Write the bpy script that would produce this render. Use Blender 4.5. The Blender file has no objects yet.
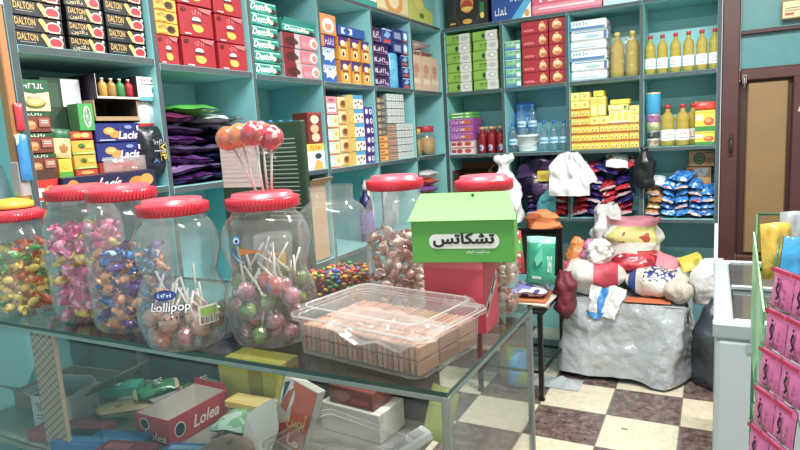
import bpy, math, random
from mathutils import Vector, Matrix, noise
random.seed(11)
scene = bpy.context.scene
COL = scene.collection
PI = math.pi

# ------------------------------------------------------------------ materials
def lin(h):
    h = h.lstrip('#')
    o = []
    for i in (0, 2, 4):
        c = int(h[i:i+2], 16) / 255
        o.append(c/12.92 if c <= .04045 else ((c+.055)/1.055)**2.4)
    g = .25*o[0]+.6*o[1]+.15*o[2]          # a little less vivid than fresh print
    return (*[x*.87+g*.13 for x in o], 1)
_M = {}
def _new(key):
    m = bpy.data.materials.new(key); m.use_nodes = True
    nt = m.node_tree; nt.nodes.clear()
    out = nt.nodes.new('ShaderNodeOutputMaterial')
    return m, nt, out
def mat(h, rough=.45, metal=0, wear=.08, scale=30, bump=0, emit=0, spec=.5):
    key = f'paint {h} {rough} {metal} {wear} {scale} {bump} {emit} {spec}'
    if key in _M: return _M[key]
    m, nt, out = _new(key); N = nt.nodes.new; L = nt.links.new
    p = N('ShaderNodeBsdfPrincipled'); L(p.outputs[0], out.inputs[0])
    p.inputs['Roughness'].default_value = rough; p.inputs['Metallic'].default_value = metal
    p.inputs['Specular IOR Level'].default_value = spec
    tc = N('ShaderNodeTexCoord'); nz = N('ShaderNodeTexNoise'); nz.inputs['Scale'].default_value = scale
    nz.inputs['Detail'].default_value = 3
    L(tc.outputs['Object'], nz.inputs['Vector'])
    mx = N('ShaderNodeMix'); mx.data_type = 'RGBA'
    c = lin(h)
    mx.inputs[6].default_value = tuple(max(0, x*(1-wear)) for x in c[:3]) + (1,)
    mx.inputs[7].default_value = tuple(min(1, x*(1+wear)) for x in c[:3]) + (1,)
    L(nz.outputs[0], mx.inputs[0]); L(mx.outputs[2], p.inputs['Base Color'])
    if bump:
        b = N('ShaderNodeBump'); b.inputs['Strength'].default_value = bump; b.inputs['Distance'].default_value = .01
        L(nz.outputs[0], b.inputs['Height']); L(b.outputs[0], p.inputs['Normal'])
    if emit:
        p.inputs['Emission Color'].default_value = c; p.inputs['Emission Strength'].default_value = emit
    _M[key] = m
    return m
def pmat(cols, scale=18, rough=.28, detail=1.5, stretch=(1, 1, 1), bump=.25):
    """printed foil: several flat colours broken up by noise, different on each object"""
    key = 'print ' + ' '.join(cols) + f' {scale} {rough} {stretch}'
    if key in _M: return _M[key]
    m, nt, out = _new(key); N = nt.nodes.new; L = nt.links.new
    p = N('ShaderNodeBsdfPrincipled'); L(p.outputs[0], out.inputs[0]); p.inputs['Roughness'].default_value = rough
    tc = N('ShaderNodeTexCoord'); oi = N('ShaderNodeObjectInfo')
    mp = N('ShaderNodeMapping'); mp.inputs['Scale'].default_value = stretch
    ad = N('ShaderNodeVectorMath'); ad.operation = 'ADD'
    ml = N('ShaderNodeVectorMath'); ml.operation = 'SCALE'; ml.inputs[0].default_value = (37, 19, 53)
    L(oi.outputs['Random'], ml.inputs['Scale']); L(tc.outputs['Object'], mp.inputs[0])
    L(mp.outputs[0], ad.inputs[0]); L(ml.outputs[0], ad.inputs[1])
    nz = N('ShaderNodeTexNoise'); nz.inputs['Scale'].default_value = scale; nz.inputs['Detail'].default_value = detail
    L(ad.outputs[0], nz.inputs['Vector'])
    r = N('ShaderNodeValToRGB'); r.color_ramp.interpolation = 'CONSTANT'
    e = r.color_ramp.elements; n = len(cols)
    while len(e) < n: e.new(.5)
    for i, cc in enumerate(cols):
        e[i].position = 0 if i == 0 else .34 + .32*(i-1)/max(1, n-2) if n > 2 else .5
        e[i].color = lin(cc)
    L(nz.outputs[0], r.inputs[0]); L(r.outputs[0], p.inputs['Base Color'])
    if bump:
        b = N('ShaderNodeBump'); b.inputs['Strength'].default_value = bump; b.inputs['Distance'].default_value = .01
        n2 = N('ShaderNodeTexNoise'); n2.inputs['Scale'].default_value = 45; L(ad.outputs[0], n2.inputs['Vector'])
        L(n2.outputs[0], b.inputs['Height']); L(b.outputs[0], p.inputs['Normal'])
    _M[key] = m
    return m
def clear(h='ffffff', gloss=.06, base=.05, edge=.75, haze=0, hazecol='ffffff', bump=0, bscale=20, power=3.5):
    """thin clear sheet: see-through, mirror-like at grazing angles, a little milky where haze > 0"""
    key = f'clear {h} {gloss} {base} {edge} {haze} {hazecol} {bump} {bscale} {power}'
    if key in _M: return _M[key]
    m, nt, out = _new(key); N = nt.nodes.new; L = nt.links.new
    t = N('ShaderNodeBsdfTransparent'); t.inputs[0].default_value = lin(h)
    g = N('ShaderNodeBsdfGlossy'); g.inputs['Roughness'].default_value = gloss
    lw = N('ShaderNodeLayerWeight'); lw.inputs['Blend'].default_value = .5
    pw = N('ShaderNodeMath'); pw.operation = 'POWER'; pw.inputs[1].default_value = power
    L(lw.outputs['Facing'], pw.inputs[0])
    ma = N('ShaderNodeMath'); ma.operation = 'MULTIPLY_ADD'; ma.inputs[1].default_value = edge; ma.inputs[2].default_value = base
    L(pw.outputs[0], ma.inputs[0])
    mx = N('ShaderNodeMixShader'); L(ma.outputs[0], mx.inputs[0]); L(t.outputs[0], mx.inputs[1]); L(g.outputs[0], mx.inputs[2])
    last = mx
    if bump:
        tc = N('ShaderNodeTexCoord'); nz = N('ShaderNodeTexNoise'); nz.inputs['Scale'].default_value = bscale
        L(tc.outputs['Object'], nz.inputs['Vector'])
        b = N('ShaderNodeBump'); b.inputs['Strength'].default_value = bump; b.inputs['Distance'].default_value = .01
        L(nz.outputs[0], b.inputs['Height']); L(b.outputs[0], g.inputs['Normal'])
    if haze:
        d = N('ShaderNodeBsdfDiffuse'); d.inputs[0].default_value = lin(hazecol)
        tr = N('ShaderNodeBsdfTranslucent'); tr.inputs[0].default_value = lin(hazecol)
        ms = N('ShaderNodeMixShader'); ms.inputs[0].default_value = .5; L(d.outputs[0], ms.inputs[1]); L(tr.outputs[0], ms.inputs[2])
        m2 = N('ShaderNodeMixShader'); m2.inputs[0].default_value = haze
        L(last.outputs[0], m2.inputs[1]); L(ms.outputs[0], m2.inputs[2]); last = m2
    L(last.outputs[0], out.inputs[0])
    _M[key] = m
    return m

# ------------------------------------------------------------------ text outlines
_T = {}
def text_mesh(s, off=.018):
    if (s, off) in _T: return _T[s, off]
    c = bpy.data.curves.new('t', 'FONT'); c.body = s; c.resolution_u = 2; c.offset = off
    o = bpy.data.objects.new('t', c); COL.objects.link(o)
    dg = bpy.context.evaluated_depsgraph_get()
    m = o.evaluated_get(dg).to_mesh()
    v = [(q.co.x, q.co.y) for q in m.vertices]; f = [tuple(p.vertices) for p in m.polygons]
    o.evaluated_get(dg).to_mesh_clear()
    bpy.data.objects.remove(o); bpy.data.curves.remove(c)
    x0 = min(a for a, b in v); x1 = max(a for a, b in v); y0 = min(b for a, b in v); y1 = max(b for a, b in v)
    v = [((a-x0)/(x1-x0), (b-y0)/(y1-y0)) for a, b in v]
    _T[s, off] = (v, f)
    return _T[s, off]

# ------------------------------------------------------------------ mesh builder
class MB:
    def __init__(s): s.v = []; s.f = []; s.k = []; s.sm = []; s.mats = []
    def mi(s, m):
        if m not in s.mats: s.mats.append(m)
        return s.mats.index(m)
    def add(s, vs, fs, m, smooth=False, M=None):
        b = len(s.v); i = s.mi(m) if not isinstance(m, list) else None
        s.v += [tuple(M @ Vector(q)) for q in vs] if M is not None else [tuple(q) for q in vs]
        for n, q in enumerate(fs):
            s.f.append(tuple(b+j for j in q)); s.k.append(i if i is not None else s.mi(m[n])); s.sm.append(smooth)
        return s
    def box(s, c, d, m, bev=0, fm=None, M=None):
        x, y, z = (q/2 for q in d); cx, cy, cz = c
        b = min(bev, x*.45, y*.45, z*.45); vs = []; idx = {}
        if b <= 0:
            P = [(i, j, k) for i in (-1, 1) for j in (-1, 1) for k in (-1, 1)]
            vs = [(cx+i*x, cy+j*y, cz+k*z) for i, j, k in P]
            fs = [((0, 1, 3, 2), '-x'), ((4, 6, 7, 5), '+x'), ((0, 4, 5, 1), '-y'), ((2, 3, 7, 6), '+y'), ((0, 2, 6, 4), '-z'), ((1, 5, 7, 3), '+z')]
            s.add(vs, [q for q, _ in fs], [(fm or {}).get(n, m) for _, n in fs], False, M); return s
        for i in (-1, 1):
            for j in (-1, 1):
                for k in (-1, 1):
                    for a in range(3):
                        o = [x-b, y-b, z-b]; o[a] += b
                        idx[i, j, k, a] = len(vs); vs.append((cx+i*o[0], cy+j*o[1], cz+k*o[2]))
        fs = []; ms = []
        def q(t, mm, flip):
            fs.append(tuple(reversed(t)) if flip else tuple(t)); ms.append(mm)
        g = fm or {}
        for sg in (-1, 1):
            n = '-' if sg < 0 else '+'
            q([idx[sg, -1, -1, 0], idx[sg, 1, -1, 0], idx[sg, 1, 1, 0], idx[sg, -1, 1, 0]], g.get(n+'x', m), sg < 0)
            q([idx[-1, sg, -1, 1], idx[-1, sg, 1, 1], idx[1, sg, 1, 1], idx[1, sg, -1, 1]], g.get(n+'y', m), sg < 0)
            q([idx[-1, -1, sg, 2], idx[1, -1, sg, 2], idx[1, 1, sg, 2], idx[-1, 1, sg, 2]], g.get(n+'z', m), sg < 0)
        for i in (-1, 1):
            for j in (-1, 1):
                q([idx[i, j, -1, 0], idx[i, j, -1, 1], idx[i, j, 1, 1], idx[i, j, 1, 0]], m, i*j < 0)
                q([idx[i, -1, j, 0], idx[i, 1, j, 0], idx[i, 1, j, 2], idx[i, -1, j, 2]], m, i*j < 0)
                q([idx[-1, i, j, 1], idx[-1, i, j, 2], idx[1, i, j, 2], idx[1, i, j, 1]], m, i*j < 0)
                for k in (-1, 1):
                    q([idx[i, j, k, 0], idx[i, j, k, 1], idx[i, j, k, 2]], m, i*j*k < 0)
        s.add(vs, fs, ms, False, M); return s
    def lathe(s, prof, m, n=20, c=(0, 0, 0), smooth=True, M=None, sx=1, sy=1, mm=None):
        vs = []; fs = []; ms = []
        for r, z in prof:
            for i in range(n):
                a = 2*PI*i/n; vs.append((c[0]+r*sx*math.cos(a), c[1]+r*sy*math.sin(a), c[2]+z))
        for j in range(len(prof)-1):
            for i in range(n):
                k = (i+1) % n; fs.append((j*n+i, j*n+k, (j+1)*n+k, (j+1)*n+i)); ms.append(mm[j] if mm else m)
        s.add(vs, fs, ms, smooth, M); return s
    def tube(s, pts, r, m, n=8, smooth=True, cap=True):
        pts = [Vector(p) for p in pts]; vs = []; fs = []
        for i, p in enumerate(pts):
            d = (pts[min(i+1, len(pts)-1)]-pts[max(i-1, 0)]).normalized()
            a = d.orthogonal().normalized() if i == 0 else (A - A.dot(d)*d).normalized()
            A = a; b = d.cross(a); rr = r[i] if isinstance(r, (list, tuple)) else r
            for k in range(n):
                t = 2*PI*k/n; vs.append(p+rr*(a*math.cos(t)+b*math.sin(t)))
        for i in range(len(pts)-1):
            for k in range(n):
                q = (k+1) % n; fs.append((i*n+k, i*n+q, (i+1)*n+q, (i+1)*n+k))
        if cap:
            fs.append(tuple(range(n-1, -1, -1))); fs.append(tuple((len(pts)-1)*n+k for k in range(n)))
        s.add(vs, fs, m, smooth); return s
    def ball(s, c, r, m, n=12, k=8, M=None):
        r = r if isinstance(r, tuple) else (r, r, r)
        pr = [(math.sin(PI*i/k), -math.cos(PI*i/k)) for i in range(k+1)]
        vs = [(c[0]+r[0]*a*math.cos(2*PI*j/n), c[1]+r[1]*a*math.sin(2*PI*j/n), c[2]+r[2]*b) for a, b in pr for j in range(n)]
        fs = [(i*n+j, i*n+(j+1) % n, (i+1)*n+(j+1) % n, (i+1)*n+j) for i in range(k) for j in range(n)]
        s.add(vs, fs, m, True, M); return s
    def art(s, items, O, U, V, lift=.0008, fn=None, seg=1):
        """flat printing on a face: O corner, U and V its two edges; fn maps (u, v, lift) for curved faces"""
        O, U, V = Vector(O), Vector(U), Vector(V); W = U.cross(V).normalized()
        pos = fn or (lambda u, v, l: O+U*u+V*v+W*l)
        for n, it in enumerate(items):
            l = lift+.0005*n; k = it[0]; mm_ = it[6] if k in ('t', 'tb') else it[-1]; m = mat(mm_, .4) if isinstance(mm_, str) else mm_
            if k == 'r':
                u0, v0, u1, v1 = it[1:5]; g = seg
                vs = [pos(u0+(u1-u0)*i/g, v, l) for v in (v0, v1) for i in range(g+1)]
                s.add(vs, [(i, i+1, g+2+i, g+1+i) for i in range(g)], m)
            elif k == 'e':
                cu, cv, ru, rv = it[1:5]
                vs = [pos(cu+ru*math.cos(2*PI*i/18), cv+rv*math.sin(2*PI*i/18), l) for i in range(18)]
                s.add(vs, [tuple(range(18))], m)
            elif k == 'p':
                s.add([pos(u, v, l) for u, v in it[1]], [tuple(range(len(it[1])))], m)
            elif k in ('t', 'tb'):
                tv, tf = text_mesh(it[1], .018 if k == 't' else .07); u0, v0, u1, v1 = it[2:6]; sh = it[7] if len(it) > 7 else 0
                s.add([pos(u0+(u1-u0)*a+sh*(b-.5)*(v1-v0), v0+(v1-v0)*b, l) for a, b in tv], tf, m)
            elif k == 's':       # lettering too small to read: strokes only
                u0, v0, u1, v1 = it[1:5]; R = random.Random(int(u0*997+v0*613+u1*71)); q = 5; dw = (u1-u0)/q; hh = v1-v0
                for g in range(q):
                    a = u0+g*dw; x = R.choice((.08, .5)); z = R.choice((0, .4, .8))
                    for (p0, p1, p2, p3) in ((a+x*dw, v0, a+(x+.24)*dw, v1-(R.random() < .5)*hh*.3), (a+.08*dw, v0+z*hh, a+.78*dw, v0+(z+.2)*hh)):
                        s.add([pos(p0, p1, l), pos(p2, p1, l), pos(p2, p3, l), pos(p0, p3, l)], [(0, 1, 2, 3)], m)
            elif k == 'td':      # reads downwards
                tv, tf = text_mesh(it[1]); u0, v0, u1, v1 = it[2:6]
                s.add([pos(u0+(u1-u0)*b, v1-(v1-v0)*a, l) for a, b in tv], tf, m)
            elif k == 'tv':      # reads upwards
                tv, tf = text_mesh(it[1]); u0, v0, u1, v1 = it[2:6]
                s.add([pos(u1-(u1-u0)*b, v0+(v1-v0)*a, l) for a, b in tv], tf, m)
        return s
    def mesh(s, name):
        me = bpy.data.meshes.new(name); me.from_pydata(s.v, [], s.f)
        for m in s.mats: me.materials.append(m)
        me.polygons.foreach_set('material_index', s.k); me.polygons.foreach_set('use_smooth', s.sm)
        me.update(); return me
    def build(s, name, parent=None):
        o = bpy.data.objects.new(name, s.mesh(name)); COL.objects.link(o)
        if parent: o.parent = parent
        return o

# ------------------------------------------------------------------ things
def tag(o, label, cat, group=None, kind=None):
    o['label'] = label; o['category'] = cat
    if group: o['group'] = group
    if kind: o['kind'] = kind
    return o
def struct(o, label=None):
    o['kind'] = 'structure'
    if label: o['label'] = label
    return o
def empty(name, loc=(0, 0, 0), rz=0):
    o = bpy.data.objects.new(name, None); COL.objects.link(o); o.location = loc; o.rotation_euler = (0, 0, rz)
    o.empty_display_size = .05
    return o
class Kind:
    """one kind of thing: its own mesh and its parts; put() sets out copies one by one"""
    def __init__(s, name, mb, parts=()):
        s.name = name; s.me = mb.mesh(name) if mb else None
        s.parts = [(n, b.mesh(n), [(n2, b2.mesh(n2)) for n2, b2 in (sub or [])], lab) for n, b, sub, lab in [(tuple(p)+(None, None))[:4] for p in parts]]
    def put(s, loc, rot, label, cat, group=None, scale=1, name=None):
        o = bpy.data.objects.new(name or s.name, s.me); COL.objects.link(o)
        o.location = loc; o.rotation_euler = rot if isinstance(rot, (tuple, list)) else (0, 0, rot)
        if scale != 1: o.scale = (scale,)*3 if not isinstance(scale, tuple) else scale
        for n, me, sub, lab in s.parts:
            c = bpy.data.objects.new(n, me); COL.objects.link(c); c.parent = o
            if lab: c['label'] = lab
            for n2, me2 in sub:
                d = bpy.data.objects.new(n2, me2); COL.objects.link(d); d.parent = c
        return tag(o, label, cat, group)

ORD = ['lowest']+[a+' lowest' for a in ('second', 'third', 'fourth', 'fifth', 'sixth', 'seventh', 'eighth', 'ninth', 'tenth')]
def nth(i, n): return 'topmost' if i == n-1 and n > 1 else ('lowest' if i == 0 else ORD[i])
NTH = ['first', 'second', 'third', 'fourth', 'fifth', 'sixth', 'seventh', 'eighth', 'ninth', 'tenth', 'eleventh', 'twelfth', 'thirteenth', 'fourteenth', 'fifteenth', 'sixteenth']

XL, YB = -1.735, 4.016          # where goods stand: a little behind the front edges of the boards
def at(side, a0, a1, z, d, back=0):
    if side == 'L': return (XL-back-d/2, (a0+a1)/2, z+.0006), PI/2
    return ((a0+a1)/2, YB+back+d/2, z+.0006), 0
def carton(w, h, d, base, front=(), left=(), right=(), top=(), bev=.0015, fm=None):
    """closed printed box standing on its base, front face to -Y"""
    b = MB(); m = base if not isinstance(base, str) else mat(base, .42)
    b.box((0, 0, h/2), (w, d, h), m, bev, fm)
    b.art(front, (-w/2, -d/2, 0), (w, 0, 0), (0, 0, h))
    b.art(left, (-w/2, d/2, 0), (0, -d, 0), (0, 0, h))
    b.art(right, (w/2, -d/2, 0), (0, d, 0), (0, 0, h))
    b.art(top, (-w/2, -d/2, h), (w, 0, 0), (0, d, 0))
    return b
def jit(a=.012): return random.uniform(-a, a)
def stack(name, side, a0, a1, z, n, h, d, base, front, desc, where, group, cat='box', gap=.002, back=0, jitter=.008, left=(), right=(), top=(), w=None, order='up'):
    w = w or (a1-a0-.004)
    k = Kind(name, carton(w, h, d, base, front, left, right, top))
    out = []
    for i in range(n):
        loc, rz = at(side, a0, a1, z+i*(h+gap), d, back+random.uniform(0, .006))
        lab = f'{desc}, {nth(i, n)} in {where}' if n > 1 else f'{desc}, {where}'
        out.append(k.put(loc, rz+jit(jitter), lab, cat, group))
    return out
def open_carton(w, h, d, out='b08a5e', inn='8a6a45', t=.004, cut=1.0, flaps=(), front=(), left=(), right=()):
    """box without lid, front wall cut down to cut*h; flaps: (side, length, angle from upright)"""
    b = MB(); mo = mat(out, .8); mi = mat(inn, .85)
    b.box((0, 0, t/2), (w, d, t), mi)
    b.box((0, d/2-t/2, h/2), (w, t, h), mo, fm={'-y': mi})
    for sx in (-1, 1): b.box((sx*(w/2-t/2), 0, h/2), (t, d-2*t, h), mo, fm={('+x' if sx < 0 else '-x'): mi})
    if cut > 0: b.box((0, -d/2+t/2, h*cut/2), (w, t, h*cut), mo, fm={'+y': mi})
    b.art(front, (-w/2, -d/2, 0), (w, 0, 0), (0, 0, h*cut)); b.art(left, (-w/2, d/2, 0), (0, -d, 0), (0, 0, h)); b.art(right, (w/2, -d/2, 0), (0, d, 0), (0, 0, h))
    for sd, ln, an in flaps:
        ca, sa = math.cos(an)*ln, math.sin(an)*ln; hh = h if sd != 'f' else h*cut
        if sd == 'f': q = [(-w/2, -d/2, hh), (w/2, -d/2, hh), (w/2-.004, -d/2-sa, hh+ca), (-w/2+.004, -d/2-sa, hh+ca)]; nrm = (0, .003, 0)
        elif sd == 'b': q = [(w/2, d/2, hh), (-w/2, d/2, hh), (-w/2+.004, d/2+sa, hh+ca), (w/2-.004, d/2+sa, hh+ca)]; nrm = (0, .003, 0)
        elif sd == 'l': q = [(-w/2, d/2, hh), (-w/2, -d/2, hh), (-w/2-sa, -d/2+.004, hh+ca), (-w/2-sa, d/2-.004, hh+ca)]; nrm = (.003, 0, 0)
        else: q = [(w/2, -d/2, hh), (w/2, d/2, hh), (w/2+sa, d/2-.004, hh+ca), (w/2+sa, -d/2+.004, hh+ca)]; nrm = (.003, 0, 0)
        nv = Vector(nrm) if abs(math.sin(an)) < .7 else Vector((0, 0, .003))
        b.add([Vector(p) for p in q]+[Vector(p)+nv for p in q], [(0, 1, 2, 3), (7, 6, 5, 4), (0, 4, 5, 1), (1, 5, 6, 2), (2, 6, 7, 3), (3, 7, 4, 0)], [mo, mi, mo, mo, mo, mo])
    return b
def packet(w, h, d, main, seed=0, crimp=None, art=None, nx=12, nz=12, wob=.12):
    """filled foil bag standing on its lower seam, front to -Y; art(u, v) may name another material"""
    b = MB(); R = random.Random(seed); ox, oz = R.uniform(0, 50), R.uniform(0, 50)
    mm = main if not isinstance(main, str) else mat(main, .3)
    for sg in (-1, 1):
        vs = []; fs = []; ms = []
        for j in range(nz+1):
            for i in range(nx+1):
                u, v = i/nx*2-1, j/nz*2-1
                p = max(0, 1-abs(u)**3)**.6*max(0, 1-abs(v)**2.6)**.6
                nn = noise.noise(Vector((u*2+ox, v*2+oz, sg*3.)))
                y = sg*(d/2*p*(1+wob*2*nn)) + .002*sg + d*.06*math.sin(u*5+ox)*(abs(v) > .85)
                x = u*w/2*(1-.05*p*(1-abs(v)))+wob*.02*w*noise.noise(Vector((u, v*3+oz, 9.)))
                z = h/2+v*h/2*(1-.03*abs(u))
                vs.append((x, y, z))
        for j in range(nz):
            for i in range(nx):
                a = j*(nx+1)+i; q = (a, a+1, a+nx+2, a+nx+1)
                fs.append(q if sg < 0 else tuple(reversed(q)))
                m = mm
                if crimp and (j == 0 or j == nz-1): m = crimp
                if art and sg < 0: m = art((i+.5)/nx, (j+.5)/nz) or m
                ms.append(m)
        b.add(vs, fs, ms, True)
    return b
def sack(Lx, W, H, seed, main, band=None, amp=.1, n=24, k=20, pinch=.5):
    """full woven or plastic sack lying along x on a flat underside"""
    b = MB(); o = Vector((seed*7.3, seed*3.1, seed*1.7)); vs = []; fs = []; ms = []
    for j in range(n+1):
        t = j/n; r = max(.06, math.sin(PI*min(1, max(0, t)))**pinch)
        if t < .02 or t > .98: r = .05
        for i in range(k):
            a = 2*PI*i/k; c, s_ = math.cos(a), math.sin(a)
            q = (abs(c)**2.6+abs(s_)**2.6)**(-1/2.6)
            nn = 1+amp*noise.noise(Vector((c*1.5, s_*1.5, t*5))+o)*2+amp*.6*noise.noise(Vector((c*4, s_*4, t*12))+o)
            y = W/2*r*c*q*nn; z = H/2*r*s_*q*nn
            z = H/2+z; z = z if z > .03*H else .03*H*(.3+.7*abs(c))
            vs.append(((t-.5)*Lx, y, max(.001, z)))
    for j in range(n):
        for i in range(k):
            q = (i+1) % k; fs.append((j*k+i, j*k+q, (j+1)*k+q, (j+1)*k+i)); m = None
            if band: m = band((j+.5)/n, (i+.5)/k)
            ms.append(m or main)
    b.add(vs, fs, ms, True)
    b.f.append(tuple(range(k-1, -1, -1))); b.k.append(b.mi(main)); b.sm.append(False)
    b.f.append(tuple(n*k+i for i in range(k))); b.k.append(b.mi(main)); b.sm.append(False)
    return b
def upbag(W, D, H, seed, main, prof, band=None, amp=.12, n=22, k=24, closed=True, lean=(0, 0)):
    """standing bag: prof lists (height fraction, width fraction); crumpled by noise"""
    b = MB(); o = Vector((seed*5.3, seed*2.1, seed*9.7)); vs = []; fs = []; ms = []
    def rad(t):
        for (a, ra), (c, rc) in zip(prof, prof[1:]):
            if a <= t <= c:
                f = (t-a)/(c-a); f = f*f*(3-2*f); return ra+(rc-ra)*f
        return prof[-1][1]
    for j in range(n+1):
        t = j/n; r = rad(t)
        for i in range(k):
            a = 2*PI*i/k; c, s_ = math.cos(a), math.sin(a); q = (abs(c)**2.8+abs(s_)**2.8)**(-1/2.8)
            nn = 1+amp*2*noise.noise(Vector((c*1.6, s_*1.6, t*3))+o)+amp*1.1*noise.noise(Vector((c*5, s_*5, t*7))+o)
            zz = t*H*(1+.05*noise.noise(Vector((c*2, s_*2, 3))+o)*t)
            vs.append((W/2*r*c*q*nn+lean[0]*t*t, D/2*r*s_*q*nn+lean[1]*t*t, zz))
    for j in range(n):
        for i in range(k):
            q = (i+1) % k; fs.append((j*k+i, j*k+q, (j+1)*k+q, (j+1)*k+i)); m = None
            if band: m = band((j+.5)/n, (i+.5)/k)
            ms.append(m or main)
    b.add(vs, fs, ms, True)
    b.f.append(tuple(range(k-1, -1, -1))); b.k.append(b.mi(main)); b.sm.append(False)
    if closed: b.f.append(tuple(n*k+i for i in range(k))); b.k.append(b.mi(main)); b.sm.append(False)
    return b
def bottle(r, h, liquid, capcol, label=None, labelband=(.2, .5), n=16, waist=True, capr=.4, neck=.82):
    p = [(0, 0), (r*.85, 0), (r, .03*h)]
    if waist: p += [(r, .18*h), (r*.96, .2*h), (r*.96, .46*h), (r, .5*h), (r*.9, .54*h), (r, .6*h)]
    p += [(r, .66*h), (r*.8, .76*h), (r*.42, neck*h), (r*.36, neck*h+.01*h), (r*.36, .93*h)]
    body = MB().lathe(p, liquid, n)
    cap = MB().lathe([(0, 1.0*h), (r*capr, 1.0*h), (r*(capr+.03), .985*h), (r*(capr+.03), .91*h), (r*.3, .91*h)][::-1], mat(capcol, .4), 12)
    parts = [('cap', cap)]
    if label: 
        lb = MB()
        z0, z1 = labelband[0]*h, labelband[1]*h
        lb.lathe([(r*1.012, z0), (r*1.012, z1)], label[0], n)
        if len(label) > 1:
            rr = r*1.02
            lb.art(label[1], (0, 0, 0), (1, 0, 0), (0, 0, 1), fn=lambda u, v, l: ((rr+l)*math.sin((u-.5)*2.4), -(rr+l)*math.cos((u-.5)*2.4), z0+(z1-z0)*v), seg=6)
        parts.append(('label_band', lb))
    return body, parts
# ------------------------------------------------------------------ the room
TEAL = '7fcacd'
def wall_mat():
    key = 'teal wall'
    if key in _M: return _M[key]
    m, nt, out = _new(key); N = nt.nodes.new; L = nt.links.new
    p = N('ShaderNodeBsdfPrincipled'); p.inputs['Roughness'].default_value = .55; L(p.outputs[0], out.inputs[0])
    tc = N('ShaderNodeTexCoord')
    n1 = N('ShaderNodeTexNoise'); n1.inputs['Scale'].default_value = 3; n1.inputs['Detail'].default_value = 6
    n2 = N('ShaderNodeTexNoise'); n2.inputs['Scale'].default_value = 60
    L(tc.outputs['Object'], n1.inputs['Vector']); L(tc.outputs['Object'], n2.inputs['Vector'])
    r = N('ShaderNodeValToRGB'); e = r.color_ramp.elements
    e[0].position = .3; e[0].color = lin('74bec2'); e[1].position = .7; e[1].color = lin('88d2d5')
    L(n1.outputs[0], r.inputs[0]); L(r.outputs[0], p.inputs['Base Color'])
    b = N('ShaderNodeBump'); b.inputs['Strength'].default_value = .1; b.inputs['Distance'].default_value = .005
    L(n2.outputs[0], b.inputs['Height']); L(b.outputs[0], p.inputs['Normal'])
    _M[key] = m; return m
def floor_mat():
    m, nt, out = _new('checker floor'); N = nt.nodes.new; L = nt.links.new
    p = N('ShaderNodeBsdfPrincipled'); p.inputs['Roughness'].default_value = .22; L(p.outputs[0], out.inputs[0])
    tc = N('ShaderNodeTexCoord'); mp = N('ShaderNodeMapping'); mp.vector_type = 'POINT'
    mp.inputs['Location'].default_value = (.476/.348, -3.055/.341, .5)
    mp.inputs['Scale'].default_value = (1/.348, 1/.341, 0)
    L(tc.outputs['Object'], mp.inputs[0])
    ck = N('ShaderNodeTexChecker'); ck.inputs['Scale'].default_value = 1; L(mp.outputs[0], ck.inputs[0])
    ns = N('ShaderNodeTexNoise'); ns.inputs['Scale'].default_value = 22; ns.inputs['Detail'].default_value = 6; ns.inputs['Roughness'].default_value = .75
    L(tc.outputs['Object'], ns.inputs['Vector'])
    def ramp(a, b, c):
        r = N('ShaderNodeValToRGB'); e = r.color_ramp.elements; e[0].position = .36; e[1].position = .64
        e[0].color = lin(a); e[1].color = lin(c); x = e.new(.5); x.color = lin(b); L(ns.outputs[0], r.inputs[0]); return r
    dk = ramp('3f3430', '6a5650', '8a7a72'); lt = ramp('c9bea0', 'd6ccb0', 'ddd5bd')
    mx = N('ShaderNodeMix'); mx.data_type = 'RGBA'
    L(ck.outputs['Fac'], mx.inputs[0]); L(dk.outputs[0], mx.inputs[6]); L(lt.outputs[0], mx.inputs[7])
    sp = N('ShaderNodeSeparateXYZ'); L(mp.outputs[0], sp.inputs[0])
    fac = []
    for ax in (0, 1):
        fr = N('ShaderNodeMath'); fr.operation = 'PINGPONG'; fr.inputs[1].default_value = .5; L(sp.outputs[ax], fr.inputs[0])
        lt_ = N('ShaderNodeMath'); lt_.operation = 'LESS_THAN'; lt_.inputs[1].default_value = .008; L(fr.outputs[0], lt_.inputs[0]); fac.append(lt_)
    mxm = N('ShaderNodeMath'); mxm.operation = 'MAXIMUM'; L(fac[0].outputs[0], mxm.inputs[0]); L(fac[1].outputs[0], mxm.inputs[1])
    m2 = N('ShaderNodeMix'); m2.data_type = 'RGBA'; m2.inputs[7].default_value = lin('7d7363')
    L(mxm.outputs[0], m2.inputs[0]); L(mx.outputs[2], m2.inputs[6]); L(m2.outputs[2], p.inputs['Base Color'])
    return m
WALL = wall_mat()
PLASTER = mat('d9d6cc', .8, wear=.05, scale=8)
struct(MB().box((-.2, 1.2, -.05), (4.2, 7.4, .1), floor_mat()).build('floor'))
struct(MB().box((-.2, 1.2, 3.0), (4.2, 7.4, .1), PLASTER).build('ceiling'))
struct(MB().box((-.9, 4.39, 1.475), (2.02-.2, .1, 2.95), WALL).build('wall_back'))
struct(MB().box((-2.12, 1.2, 1.475), (.1, 6.5, 2.95), WALL).build('wall_left'))
struct(MB().box((1.75, 1.2, 1.475), (.1, 6.5, 2.95), PLASTER).build('wall_right'))

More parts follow.
